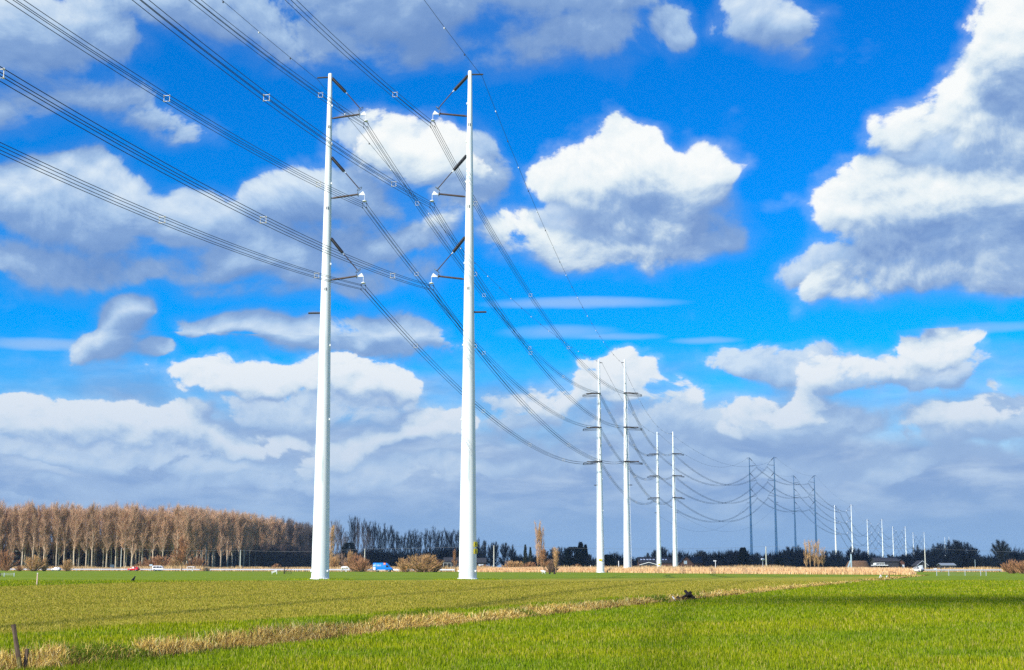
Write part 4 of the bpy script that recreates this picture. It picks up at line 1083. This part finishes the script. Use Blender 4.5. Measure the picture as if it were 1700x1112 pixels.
MB().box((0, 0, .1), (1.4, .45, .45)).build('plinth', M['asphalt'], t)
y = 425; t = thing('braced_post', (gx(1413, y, 2), y, 0), 'pale blue steel post propped by a slanting strut above the reeds', 'post')
h = hz(920, y); MB().bar((0, 0, -.2), (.05, 0, h), .36).build('post', M['steel_blue'], t)
xb = gx(1405.5, y, .5)-t.location.x; MB().bar((xb, .1, .2), (-.1, .1, hz(930, y)), .32).build('strut', M['steel_blue'], t)
MB().tube([(0.03, 0, h), (0.03, 0, h+.55)], .03, 5).build('spike', M['steel_blue'], t)
m = MB().box((xb-.3, .1, .45), (1.0, .5, .5)); m.build('footing', M['steel_blue'], t)

# guard rails along the near side of the road
def rail(xa, xb_, lab, hgt=.62):
    t = thing('guard_rail', (xa, float(road_y(xa))+4.2, 0), lab, 'guard rail'); o = t.location
    xs = np.arange(xa, xb_+.1, 6.0); pts = [Vector((x-o.x, float(road_y(x))+4.2-o.y, 0)) for x in xs]
    m = MB(); vs, fs = [], []; prof = [(-.02, .30), (-.08, .38), (-.03, .46), (-.08, .54), (-.02, .62), (.02, .62), (.02, .30)]
    for p in pts:
        for (dy, z) in prof: vs.append((p.x, p.y+dy, z*hgt/.62))
    n = len(prof)
    for i in range(len(pts)-1):
        for k in range(n): fs.append((i*n+k, (i+1)*n+k, (i+1)*n+(k+1) % n, i*n+(k+1) % n))
    m.add(vs, fs).build('beam', M['rail'], t)
    pm = MB().box((0, .08, .2), (.12, .12, 1.0)).mesh('post', M['rail'])
    for p in pts[::3]: link('post', pm, t, p)
rail(-262, -112, 'long pale guard rail along the road at the left, behind the cars', .80)
rail(-108, -18, 'pale guard rail beside the blue van and the round shrub', .80)
rail(112, 152, 'pale blue guard rail at the right beside the silver white car', .75)

# ------------------------------------------------------------------ vehicles
def loft_body(st, n=1):
    """st: list of (x, z_low, z_belt, z_roof, half width low, half width roof)"""
    V, Fc = [], []
    for (x, zl, zb, zr, w, wr) in st:
        V += [(x, -w*.94, zl), (x, -w, (zl+zb)/2), (x, -w*.985, zb), (x, -wr, zr-.04), (x, -wr*.8, zr), (x, wr*.8, zr), (x, wr, zr-.04), (x, w*.985, zb), (x, w, (zl+zb)/2), (x, w*.94, zl)]
    k = 10
    for i in range(len(st)-1):
        for j in range(k): Fc.append((i*k+j, i*k+(j+1) % k, (i+1)*k+(j+1) % k, (i+1)*k+j))
    Fc += [tuple(range(k-1, -1, -1)), tuple((len(st)-1)*k+j for j in range(k))]
    return V, Fc
def wheels(t, xs, hw, r):
    for x in xs:
        for s_ in (-1, 1):
            c = Vector((x, s_*(hw-.10), r)); w_ = MB().tube([c+Vector((0, -.1, 0)), c+Vector((0, .1, 0))], r, 18).build('wheel', M['tyre'], t)
            MB().tube([c+Vector((0, s_*.09, 0)), c+Vector((0, s_*.115, 0))], r*.62, 12).build('rim', M['rim'], w_)
def side_glass(t, st, polys, nm='side_window'):
    for poly in polys:
        for s_ in (-1, 1):
            vs = []
            for (x, z) in poly:
                i = max(k for k in range(len(st)) if st[k][0] <= x) if x >= st[0][0] else 0; i = min(i, len(st)-2)
                f = (x-st[i][0])/(st[i+1][0]-st[i][0]); q = [st[i][k]+(st[i+1][k]-st[i][k])*f for k in range(6)]
                g = max(0, min(1, (z-q[2])/max(.05, q[3]-.04-q[2]))); y = (q[4]*.985)+(q[5]-q[4]*.985)*g
                vs.append(Vector((x, s_*(y+.012), z)))
            b = [v_-Vector((0, s_*.03, 0)) for v_ in vs]; n = len(vs)
            MB().add(vs+b, [tuple(range(n)), tuple(range(2*n-1, n-1, -1))]+[(k, (k+1) % n, (k+1) % n+n, k+n) for k in range(n)]).build(nm, M['glass'], t)
def vehicle(name, cat, lab, loc, rz, paint, st, glass, wx, wr, L, hw, hood, shield, rear):
    """front towards +x"""
    t = thing(name, loc, lab, cat, None, rz)
    m = MB(); m.add(*loft_body(st), True); o = m.build('body', paint, t)
    side_glass(t, st, glass)
    def pane(a, b, wa, wb, nm):
        d = Vector((b[0]-a[0], 0, b[1]-a[1])); nrm = Vector((d.z, 0, -d.x)).normalized()*.015
        if nm == 'rear_window': nrm = -nrm
        vs = [Vector((a[0], -wa, a[1]))+nrm, Vector((a[0], wa, a[1]))+nrm, Vector((b[0], wb, b[1]))+nrm, Vector((b[0], -wb, b[1]))+nrm]
        MB().add(vs+[q-nrm*2.2 for q in vs], [(0,1,2,3), (7,6,5,4), (0,4,5,1), (1,5,6,2), (2,6,7,3), (3,7,4,0)]).build(nm, M['glass'], t)
    pane(*shield, 'windscreen')
    if rear: pane(*rear, 'rear_window')
    wheels(t, wx, hw, wr)
    for s_ in (-1, 1):
        MB().box((st[-1][0]-.03, s_*hw*.70, hood), (.12, .34, .18)).build('headlight', M['lamp'], t)
        MB().box((st[0][0]+.03, s_*hw*.80, hood+.1), (.12, .18, .30)).build('tail_light', M['redlamp'], t)
    MB().box((st[-1][0]+.02, 0, .42), (.16, hw*1.8, .22)).build('front_bumper', M['black'], t); MB().box((st[0][0]-.02, 0, .42), (.16, hw*1.8, .22)).build('rear_bumper', M['black'], t)
    return t
def hatch(name, lab, px, y, rz, paint, s=1.0):
    st = [(-1.95,.35,.80,.85,.72,.66),(-1.90,.28,.86,1.15,.82,.64),(-1.45,.22,.88,1.44,.86,.62),(-.4,.2,.88,1.50,.87,.63),(.35,.2,.88,1.44,.87,.62),(1.0,.22,.90,1.0,.86,.72),(1.7,.25,.80,.86,.83,.70),(2.0,.34,.62,.68,.72,.62)]
    t = vehicle(name, 'car', lab, (gx(px, y, .7), y, .02), rz, paint, st, [[(-1.35,.93),(-.35,.93),(-.35,1.40),(-1.25,1.34)],[(-.25,.93),(.72,.95),(.30,1.34),(-.25,1.40)]], (-1.25, 1.25), .32, 4.0, .86, .66,
                ((.98,1.02),(.40,1.40),.70,.58), ((-1.90,1.0),(-1.50,1.38),.66,.56))
    t.scale = (s, s, s); return t
M['red'] = mat('red car paint', (.72,.015,.02), .3, spec=.5); M['wht'] = mat('white car paint', (.82,.83,.83), .3, spec=.5); M['blue'] = mat('bright blue van paint', (.005,.22,.80), .35, spec=.5)
ry = lambda px: float(road_y(gx(px, 520, .5)))
hd = lambda px: 0.0
y1 = 562.; hatch('parked_car', 'small red hatchback on the road left of the white van', 221.5, y1, R(180-8), M['red'], 1.03)
# white minivan
st = [(-2.4,.4,1.0,1.5,.85,.80),(-2.35,.3,1.02,1.80,.92,.80),(-2.0,.25,1.02,1.92,.95,.80),(.6,.25,1.02,1.93,.95,.80),(1.1,.25,1.04,1.78,.95,.78),(1.75,.27,1.05,1.16,.94,.80),(2.3,.3,.88,.98,.90,.78),(2.5,.4,.70,.76,.80,.7)]
g = [[(-2.0,1.10),(-.9,1.10),(-.9,1.72),(-2.0,1.72)],[(-.8,1.10),(.3,1.10),(.3,1.72),(-.8,1.72)],[(.4,1.10),(1.45,1.12),(1.05,1.66),(.4,1.72)]]
vehicle('white_van', 'van', 'white passenger van with dark side windows on the road by the rusty shrub', (gx(264, 556, .9), 556, .02), R(-6), M['wht'], st, g, (-1.5, 1.55), .34, 5, .95, .8, ((1.74,1.18),(1.12,1.72),.80,.72), None)
t = vehicle('white_van', 'van', 'white small van half hidden behind a roadside post, right of the brown tree', (gx(319, 545, .9), 545, .02), R(-35), M['wht'], st, g, (-1.5, 1.55), .34, 5, .95, .8, ((1.74,1.18),(1.12,1.72),.80,.72), None); t.scale = (.86, .86, .86)
post('marker_post', 319.5, 943.8, 530, 'short white marker post in front of the half hidden white van', 'post', .16, 'white')
hatch('parked_car', 'silver white car on the road at the right, before the white-edged house', 1522, 436, R(180-48), M['wht'], 1.0)
t = hatch('parked_car', 'white car mostly hidden behind the shrubs at the far left', 93, 577, R(180-8), M['wht'], .9)
# blue delivery van
st = [(-3.0,.5,1.2,2.2,.95,.90),(-2.96,.42,1.2,2.60,.99,.92),(-2.8,.4,1.2,2.70,1.0,.93),(.9,.4,1.2,2.72,1.0,.93),(1.3,.4,1.2,2.55,1.0,.90),(1.65,.4,1.22,2.2,1.0,.88),(2.2,.4,1.25,1.42,.99,.84),(2.75,.42,1.12,1.22,.95,.82),(2.98,.5,.85,.95,.88,.75)]
yv = 458; bv = vehicle('delivery_van', 'van', 'bright blue delivery van with an orange logo on its high box body', (gx(636, yv, 1.2), yv, .02), R(-6), M['blue'], st, [[(1.05,1.30),(1.98,1.34),(1.62,1.98),(1.05,2.0)]], (-1.7, 1.95), .36, 6, 1.0, .85, ((2.2,1.45),(1.68,2.2),.84,.78), None)
M['orange'] = mat('orange logo', (.85,.14,.02), .5); M['grey_w'] = mat('white lettering', (.85,.86,.86), .5)
yf = -1.012
m = MB(); m.box((.62, yf+.03, 2.42), (.66, .02, .62)); lg = m.build('logo_panel', M['orange'], bv)
MB().tube([(.62, yf+.015, 2.44), (.62, yf-.004, 2.44)], .20, 14).build('logo_disc', mat('pale logo disc', (.9,.62,.40), .5), lg)
# white lettering on the side: a round letter and an arched one
m = MB(); m.torus((-1.32, yf-.005, 1.90), (0, 1, 0), .19, .065, 16, 5); m.bar((-1.50, yf-.005, 1.90), (-1.14, yf-.005, 1.90), .05); m.build('letter', M['grey_w'], bv)
m = MB(); m.tube([(-.86, yf-.005, 1.66), (-.86, yf-.005, 2.10)], .06, 6); m.tube([(-.86, yf-.005, 1.98), (-.76, yf-.005, 2.08), (-.62, yf-.005, 2.08), (-.54, yf-.005, 1.96), (-.54, yf-.005, 1.66)], .06, 6); m.build('letter', M['grey_w'], bv)
MB().box((-2.25, yf+.02, 2.35), (.30, .02, .14)).build('small_mark', mat('pale red mark', (.75,.35,.35), .5), bv)
MB().box((-2.56, yf+.005, .95), (.72, .03, .95)).build('white_panel', M['grey_w'], bv)
MB().box((-.3, yf+.03, .52), (2.5, .04, .16)).build('sill', M['grey_w'], bv)

# ------------------------------------------------------------------ animals
def skin(name, nodes, edges, m, parent=None, sub=2):
    me = bpy.data.meshes.new(name); keys = list(nodes); idx = {k: i for i, k in enumerate(keys)}
    me.from_pydata([nodes[k][0] for k in keys], [(idx[a], idx[b]) for a, b in edges], [])
    o = bpy.data.objects.new('tmp', me); COL.objects.link(o)
    o.modifiers.new('s', 'SKIN'); s2 = o.modifiers.new('u', 'SUBSURF'); s2.levels = sub
    for i, k in enumerate(keys):
        r = nodes[k][1]; r = r if isinstance(r, tuple) else (r, r)
        me.skin_vertices[0].data[i].radius = r
    me.skin_vertices[0].data[0].use_root = True
    dg = bpy.context.evaluated_depsgraph_get(); dg.update()
    out = bpy.data.meshes.new_from_object(o.evaluated_get(dg)); bpy.data.objects.remove(o); out.name = name
    out.materials.clear(); out.materials.append(m); out.polygons.foreach_set('use_smooth', np.ones(len(out.polygons), bool))
    return link(name, out, parent)
def quadruped(name, lab, cat, loc, rz, s, m, mane, horse=True):
    t = thing(name, loc, lab, cat, None, rz); t.scale = (s, s, s)
    n = {'pel': ((-.55,0,1.18),.27), 'bel': ((-.1,0,1.08),.31), 'chest': ((.45,0,1.10),.28), 'neck0': ((.70,0,1.20),.20), 'neck1': ((1.0,0,.95),.14), 'poll': ((1.22,0,.72),.12), 'nose': ((1.36,0,.36),.075),
         'tail0': ((-.80,0,1.22),.06), 'tail1': ((-.95,0,.75),.05), 'tail2': ((-.97,0,.45),.03)}
    e = [('pel','bel'),('bel','chest'),('chest','neck0'),('neck0','neck1'),('neck1','poll'),('poll','nose'),('pel','tail0'),('tail0','tail1'),('tail1','tail2')]
    for s_, w in ((-1, 'r'), (1, 'l')):
        off = .10*s_
        n['hip'+w] = ((-.60,.16*s_,.98),.17); n['kn'+w] = ((-.46+off,.17*s_,.74),.12); n['hk'+w] = ((-.70+off,.17*s_,.44),.062); n['ft'+w] = ((-.64+off,.17*s_,.10),.05); n['hf'+w] = ((-.60+off,.17*s_,.02),.06)
        n['sh'+w] = ((.46,.15*s_,.88),.14); n['el'+w] = ((.42-off,.16*s_,.66),.09); n['wr'+w] = ((.46-off,.16*s_,.40),.062); n['fe'+w] = ((.45-off,.16*s_,.12),.045); n['fh'+w] = ((.48-off,.16*s_,.02),.055)
        n['ear'+w] = ((1.17,.07*s_,.86),.03)
        e += [('pel','hip'+w),('hip'+w,'kn'+w),('kn'+w,'hk'+w),('hk'+w,'ft'+w),('ft'+w,'hf'+w),('chest','sh'+w),('sh'+w,'el'+w),('el'+w,'wr'+w),('wr'+w,'fe'+w),('fe'+w,'fh'+w),('poll','ear'+w)]
    skin('body', n, e, m, t)
    if mane: MB().tube([(.66,0,1.42),(.90,0,1.20),(1.15,0,.92)], [.05,.06,.04], 6).build('mane', mane, t)
    return t
M['hide'] = mat('white hide', (.72,.71,.70), .8, var=.12, scale=3); M['mane'] = mat('tan mane', (.62,.48,.28), .9); M['wool'] = mat('white fleece', (.74,.72,.66), .95, var=.12, scale=9, bump=1)
quadruped('horse', 'white horse grazing beside the brown shrubs right of the nearest left pole', 'horse', (gx(580-1.5, 440, .8)-1.2, 440, 0), R(-12), 1.22, M['hide'], M['mane'])
t = thing('sheep', (gx(902.5, 300, .4), 300, 0), 'white sheep standing near two dark stumps at the reed edge', 'sheep', None, R(150))
n = {'pel': ((-.28,0,.56),(.20,.22)), 'mid': ((0,0,.55),(.23,.25)), 'ch': ((.26,0,.57),(.19,.21)), 'nk': ((.44,0,.66),.11), 'hd': ((.58,0,.72),.085), 'ns': ((.72,0,.64),.055), 'tl': ((-.50,0,.50),.04)}
e = [('pel','mid'),('mid','ch'),('ch','nk'),('nk','hd'),('hd','ns'),('pel','tl')]
for s_, w in ((-1,'r'),(1,'l')):
    for q, x in (('f', .24), ('b', -.30)):
        n[q+w+'a'] = ((x,.11*s_,.36),.075); n[q+w+'b'] = ((x+(.03 if q == 'f' else -.05),.11*s_,.18),.035); n[q+w+'c'] = ((x,.11*s_,.02),.032)
        e += [('ch' if q == 'f' else 'pel', q+w+'a'), (q+w+'a', q+w+'b'), (q+w+'b', q+w+'c')]
    n['er'+w] = ((.54,.12*s_,.76),.025); e.append(('hd','er'+w))
skin('body', n, e, M['wool'], t); t.scale = (1.05, 1.05, 1.05)
for px, lab in ((912.5, 'dark low stump, left one of two beside the white sheep'), (920.5, 'dark low stump, right one of two beside the white sheep')):
    t = thing('tree_stump', (gx(px, 304, .4), 304, 0), lab, 'stump'); MB().tube([(0,0,-.1),(.02,0,.45),(-.05,.02,.95 if px < 915 else 1.15)], [.19 if px < 915 else .30,.16,.10], 9).build('stump', M['darkwood'], t)
yb = 140; t = thing('crow', (gx(221.5, yb, .2), yb, 0), 'black crow standing alone in the left part of the meadow', 'bird', None, R(60))
n = {'bd': ((0,0,.26),(.085,.095)), 'ch': ((.08,0,.32),.075), 'nk': ((.13,0,.41),.05), 'hd': ((.17,0,.46),.055), 'bk': ((.28,0,.44),.012), 'tl': ((-.14,0,.18),.05), 'te': ((-.30,0,.10),.03)}
e = [('bd','ch'),('ch','nk'),('nk','hd'),('hd','bk'),('bd','tl'),('tl','te')]
for s_, w in ((-1,'r'),(1,'l')):
    n['th'+w] = ((.01,.05*s_,.16),.03); n['lg'+w] = ((.02,.05*s_,.03),.010); n['ft'+w] = ((.08,.05*s_,.01),.010); e += [('bd','th'+w),('th'+w,'lg'+w),('lg'+w,'ft'+w)]
skin('body', n, e, mat('black feathers', (.010,.010,.012), .45), t); t.scale = (1.15, 1.15, 1.15)
for k, (px, py) in enumerate(((1545, 891), (1558, 891.5), (1551, 896))):
    p = at(px, py, 900); t = thing('flying_bird', p, ['tiny dark bird in flight above the right poles, left one of three', 'tiny dark bird in flight above the right poles, right one of three', 'tiny dark bird in flight above the right poles, lowest of three'][k], 'bird', None, U(-.5, .5))
    m = MB(); m.add([(-.28,0,0),(.30,0,.02),(0,.06,.07),(0,-.06,.07),(0,0,-.07)], [(0,2,4),(2,1,4),(1,3,4),(3,0,4),(0,3,2),(3,1,2)])
    m.build('body', M['black'], t)
    for s_ in (-1, 1): MB().add([(-.10,0,.03),(.12,0,.03),(.02,s_*.5,.2),(-.08,s_*.95,.12),(-.10,s_*.5,.15)], [(0,1,2,4),(2,3,4)]).build('wing', M['black'], t)

# ------------------------------------------------------------------ posts and debris in the meadow
p = at(37.5, 1101, 22.0); y = 21.9; x = gx(41, y, 0)
t = thing('fence_post', (x, y, -.1), 'weathered leaning timber post at the end of the ditch, near left corner', 'post')
tp = at(22, 1036.5, y+.05)-Vector((x, y, -.1)); bt = Vector((0, 0, -.25))
m = MB(); d = tp-bt; q = d.to_track_quat('Z', 'Y').to_matrix() @ Matrix.Rotation(.5, 3, 'Z')
N_ = 9
vs = []; fs = []
for k in range(N_):
    c = bt+d*(k/(N_-1)); w_ = .036+.003*math.sin(k*1.7)
    for a in range(8):
        th = 2*math.pi*a/8; rr = w_*(1.12 if a % 2 else .92)*(1+rng.normal(0, .03)); vs.append(c+q @ Vector((rr*math.cos(th), rr*math.sin(th), 0)))
for k in range(N_-1):
    for a in range(8): fs.append((k*8+a, k*8+(a+1) % 8, (k+1)*8+(a+1) % 8, (k+1)*8+a))
fs += [tuple(range(7, -1, -1)), tuple((N_-1)*8+a for a in range(8))]
m.add(vs, fs).build('post', M['wood'], t)
MB().tube([bt, bt+d*.35, bt+d*.48], [.043, .040, .037], 8).build('mossy_foot', M['moss'], t)
t = thing('broken_stake', (gx(42.5, 22.0, 0), 22.0, -.1), 'short broken grey stake leaning against the weathered post', 'stake')
MB().bar((-.02, 0, -.2), (.012, 0, .30), .060, .04).build('stake', M['wood'], t)
y = 63; x = gx(1140, y, 0)
t = thing('broken_fence', (x, y, 0), 'collapsed dark timbers of a broken fence lying in the ditch', 'fence')
def pl(px, py, dy=0.0): return at(px, py, y+dy)-Vector((x, y, 0))
MB().bar(pl(1129.5, 995), pl(1147.5, 982.5, .1), .12, .09).build('beam', M['darkwood'], t)
MB().bar(pl(1137.3, 980.5, .2), pl(1144, 988, -.05), .11, .07).build('plank', M['darkwood'], t)
MB().bar(pl(1124.5, 991, .1), pl(1129.5, 995.5), .13, .09).build('plank', M['darkwood'], t)
m = MB(); a, b, c, d_ = pl(1145.5, 982.5), pl(1156.5, 994), pl(1139.5, 994.5, .1), pl(1141.5, 986.5, .1); th = Vector((0, .08, 0))
m.add([a, b, c, d_, a+th, b+th, c+th, d_+th], [(0,1,2,3), (7,6,5,4), (0,4,5,1), (1,5,6,2), (2,6,7,3), (3,7,4,0)]).build('board', M['darkwood'], t)
t = thing('white_stick', (gx(1119, 62.6, 0), 62.6, 0), 'thin white stick slanting beside the collapsed dark timbers', 'stick')
MB().bar(at(1116.3, 990.2, 62.7)-t.location, at(1122, 997.3, 62.5)-t.location, .03).build('stick', M['white'], t)
y = 116; h = hz(951.8, y); t = thing('thin_post', (gx(61.3, y, h/2), y, 0), 'thin pale pinkish post standing in the left part of the meadow', 'post')
MB().bar((0, 0, -.2), (.03, 0, h), .075).build('post', mat('pale pink timber', (.66,.47,.38), .8, var=.15, scale=8), t)
MB().box((.03, 0, h+.012), (.09, .09, .05)).build('cap', M['white'], t)
# gate, white frame
y = 305; t = thing('field_gate', (gx(478, y, .5), y, 0), 'small dark field gate standing in the meadow left of the nearest pole', 'gate')
hw = .72; hh = 1.12
MB().bar((-hw-.05, 0, -.2), (-hw-.05, 0, hh+.15), .16).build('gate_post', M['darkwood'], t)
m = MB(); m.bar((-hw, 0, .1), (-hw, 0, hh), .06); m.bar((hw, 0, .1), (hw, 0, hh), .06)
for k in range(5): m.bar((-hw, 0, .15+k*.22), (hw, 0, .15+k*.22), .05)
m.bar((-hw, .03, .15), (0, .03, hh-.1), .05); m.build('gate_leaf', M['darkwood'], t)
t = thing('plank_frame', (gx(459, y, .3), y-2, 0), 'small white slanted frame in the meadow left of the dark gate', 'frame')
m = MB(); m.bar((-.75, 0, .42), (.35, 0, .78), .14); m.bar((.35, 0, .78), (.45, 0, 1.0), .12); m.bar((-.5, 0, .3), (.35, 0, .6), .10); m.bar((.38, 0, .0), (.36, 0, .8), .10); m.bar((-.6, 0, -.05), (-.55, 0, .45), .08)
m.build('frame', M['white'], t)
MB().bar((-.4, .05, 1.15), (.35, .05, 1.18), .05).build('crank', M['darkwood'], t)
# white boards and rusty post at the ditch's far end
y = 200; t = thing('board_barrier', (gx(1465, y, .3), y, 0), 'white zigzag boards at the far end of the ditch before the reeds', 'barrier')
def pb(px, py): return at(px, py, y)-t.location
for a, b in (((1459.5, 960.5), (1462, 954)), ((1462, 954), (1465.2, 962)), ((1465.2, 961), (1469.5, 959)), ((1469, 961), (1473, 955.5))):
    MB().bar(pb(*a), pb(*b), .22, .06).build('board', M['white'], t)
y = 196; t = thing('rusty_post', (gx(1476, y, .6), y, 0), 'rusty upright post with a thin rail right of the white boards', 'post')
MB().bar((0, 0, -.2), (0, 0, hz(948.5, y)), .11).build('post', mat('rusty steel', (.22,.09,.045), .8, var=.4, scale=6), t)
MB().tube([(0, 0, hz(949, y)), (.5, .4, hz(949.3, y)), (1.3, 1.2, hz(951.5, y))], .03, 6).build('rail', M['dark_arm'], t)
# wire mesh fence at the right
ya = 245; xs = [gx(px, ya, .5) for px in (1555, 1575, 1602, 1628, 1637)]
t = thing('mesh_fence', (xs[0], ya, 0), 'low grey wire mesh fence in the meadow before the right guard rail', 'fence')
hf = 1.0; pm = MB().bar((0, 0, -.2), (0, 0, hf+.05), .08).mesh('fence_post', M['rail'])
for q in xs: link('fence_post', pm, t, (q-xs[0], 0, 0))
for a, b in zip(xs[:-1], xs[1:]):
    m = MB(); L = b-a; k = int(L/.22)
    for j in range(6): m.bar((a-xs[0], 0, .08+j*.18), (b-xs[0], 0, .08+j*.18), .012)
    for j in range(1, k): m.bar((a-xs[0]+L*j/k, .012, .08), (a-xs[0]+L*j/k, .012, .98), .009)
    m.build('mesh_panel', mat('pale galvanised mesh', (.26,.28,.24), .6) if a == xs[0] else bpy.data.materials['pale galvanised mesh'], t)
MB().box((-.2, 0, 1.12), (.5, .14, .16)).build('post_cap', M['white'], t)
# low fence by the left picture edge
y = 225; t = thing('low_fence', (gx(12, y, .5), y, 0), 'low grey wire fence with short white-topped posts at the left picture edge', 'fence')
for px in (-8, 1, 7, 23.5): MB().bar((gx(px, y, .3)-t.location.x, 0, -.2), (gx(px, y, .3)-t.location.x, 0, .55), .08).build('fence_post', M['rail'] if px > 5 else M['darkwood'], t)
xw0, xw1 = gx(-8, y, .3)-t.location.x, gx(23.5, y, .3)-t.location.x
for k in range(2): MB().tube([(xw0, 0, .25+k*.22), (xw1, 0, .25+k*.22)], .018, 5).build('wire', M['rail'], t)

# ------------------------------------------------------------------ clouds out of view on the sun's side, shaped to shade the far pylons and trees
M['cloud'] = mat('white cloud', (.9, .9, .9), 1.0, spec=0)
def cloud(cx, cy, alt, lumps):
    q = alt/TOSUN.z; off = TOSUN*q; m = MB()
    o = bpy.data.objects.new('cloud', None)
    bmx = bmesh.new()
    for (dx, dy, rx, ry_) in lumps:
        mt = Matrix.Translation((dx, dy, rng.normal(0, .12)*min(rx, ry_))) @ Matrix.Diagonal((rx, ry_, min(rx, ry_)*.30, 1))
        bmesh.ops.create_icosphere(bmx, subdivisions=4, radius=1.0, matrix=mt)
    for v in bmx.verts:
        n = vnoise([v.co.x+v.co.z], [v.co.y-v.co.z], 55)[0]+.5*vnoise([v.co.x], [v.co.y], 22)[0]; v.co += v.normal*(n-.75)*min(46, alt*.001*lumps[0][2]*.2)
    me = bpy.data.meshes.new('cloud'); bmx.to_mesh(me); bmx.free(); me.materials.append(M['cloud']); me.polygons.foreach_set('use_smooth', np.ones(len(me.polygons), bool))
    o = link('cloud', me, None, (cx+off.x, cy+off.y, alt)); o['kind'] = 'structure'
cloud(190, 950, 950, [(0, 0, 230, 200), (-135, 0, 140, 170), (170, 30, 190, 200), (330, -60, 170, 180), (-60, 100, 170, 130), (160, 140, 170, 110), (60, 190, 130, 70), (230, -185, 190, 80), (60, -195, 120, 62)])
cloud(18, 60, 900, [(-8, 2, 6, 4), (0, 1, 7, 7), (8, -2, 7, 10), (15, 2, 6, 8), (24, 0, 9, 10), (36, 1, 9, 8)])  # small unseen cloud added to lay a dark band across the right field

# drop tree kinds that found no place; tidy helper marks
spare = [o for o in bpy.data.objects if o.get('used', 1) == 0]
for o in [o for o in bpy.data.objects if o.get('used', 0) != 0]: del o['used']
for o in spare:
    for c in list(o.children): bpy.data.objects.remove(c)
    bpy.data.objects.remove(o)

# ------------------------------------------------------------------ air
hm = bpy.data.materials.new('haze'); hm.use_nodes = True; hn_ = hm.node_tree; hn_.nodes.clear()
pv = hn_.nodes.new('ShaderNodeVolumePrincipled'); pv.inputs['Color'].default_value = (.48,.72,1,1); pv.inputs['Density'].default_value = HAZE; pv.inputs['Anisotropy'].default_value = 0.0
ho = hn_.nodes.new('ShaderNodeOutputMaterial'); hn_.links.new(pv.outputs[0], ho.inputs['Volume'])
o = MB().box((300, 1700, 39), (6400, 5400, 82)).build('haze', hm); o['kind'] = 'stuff'
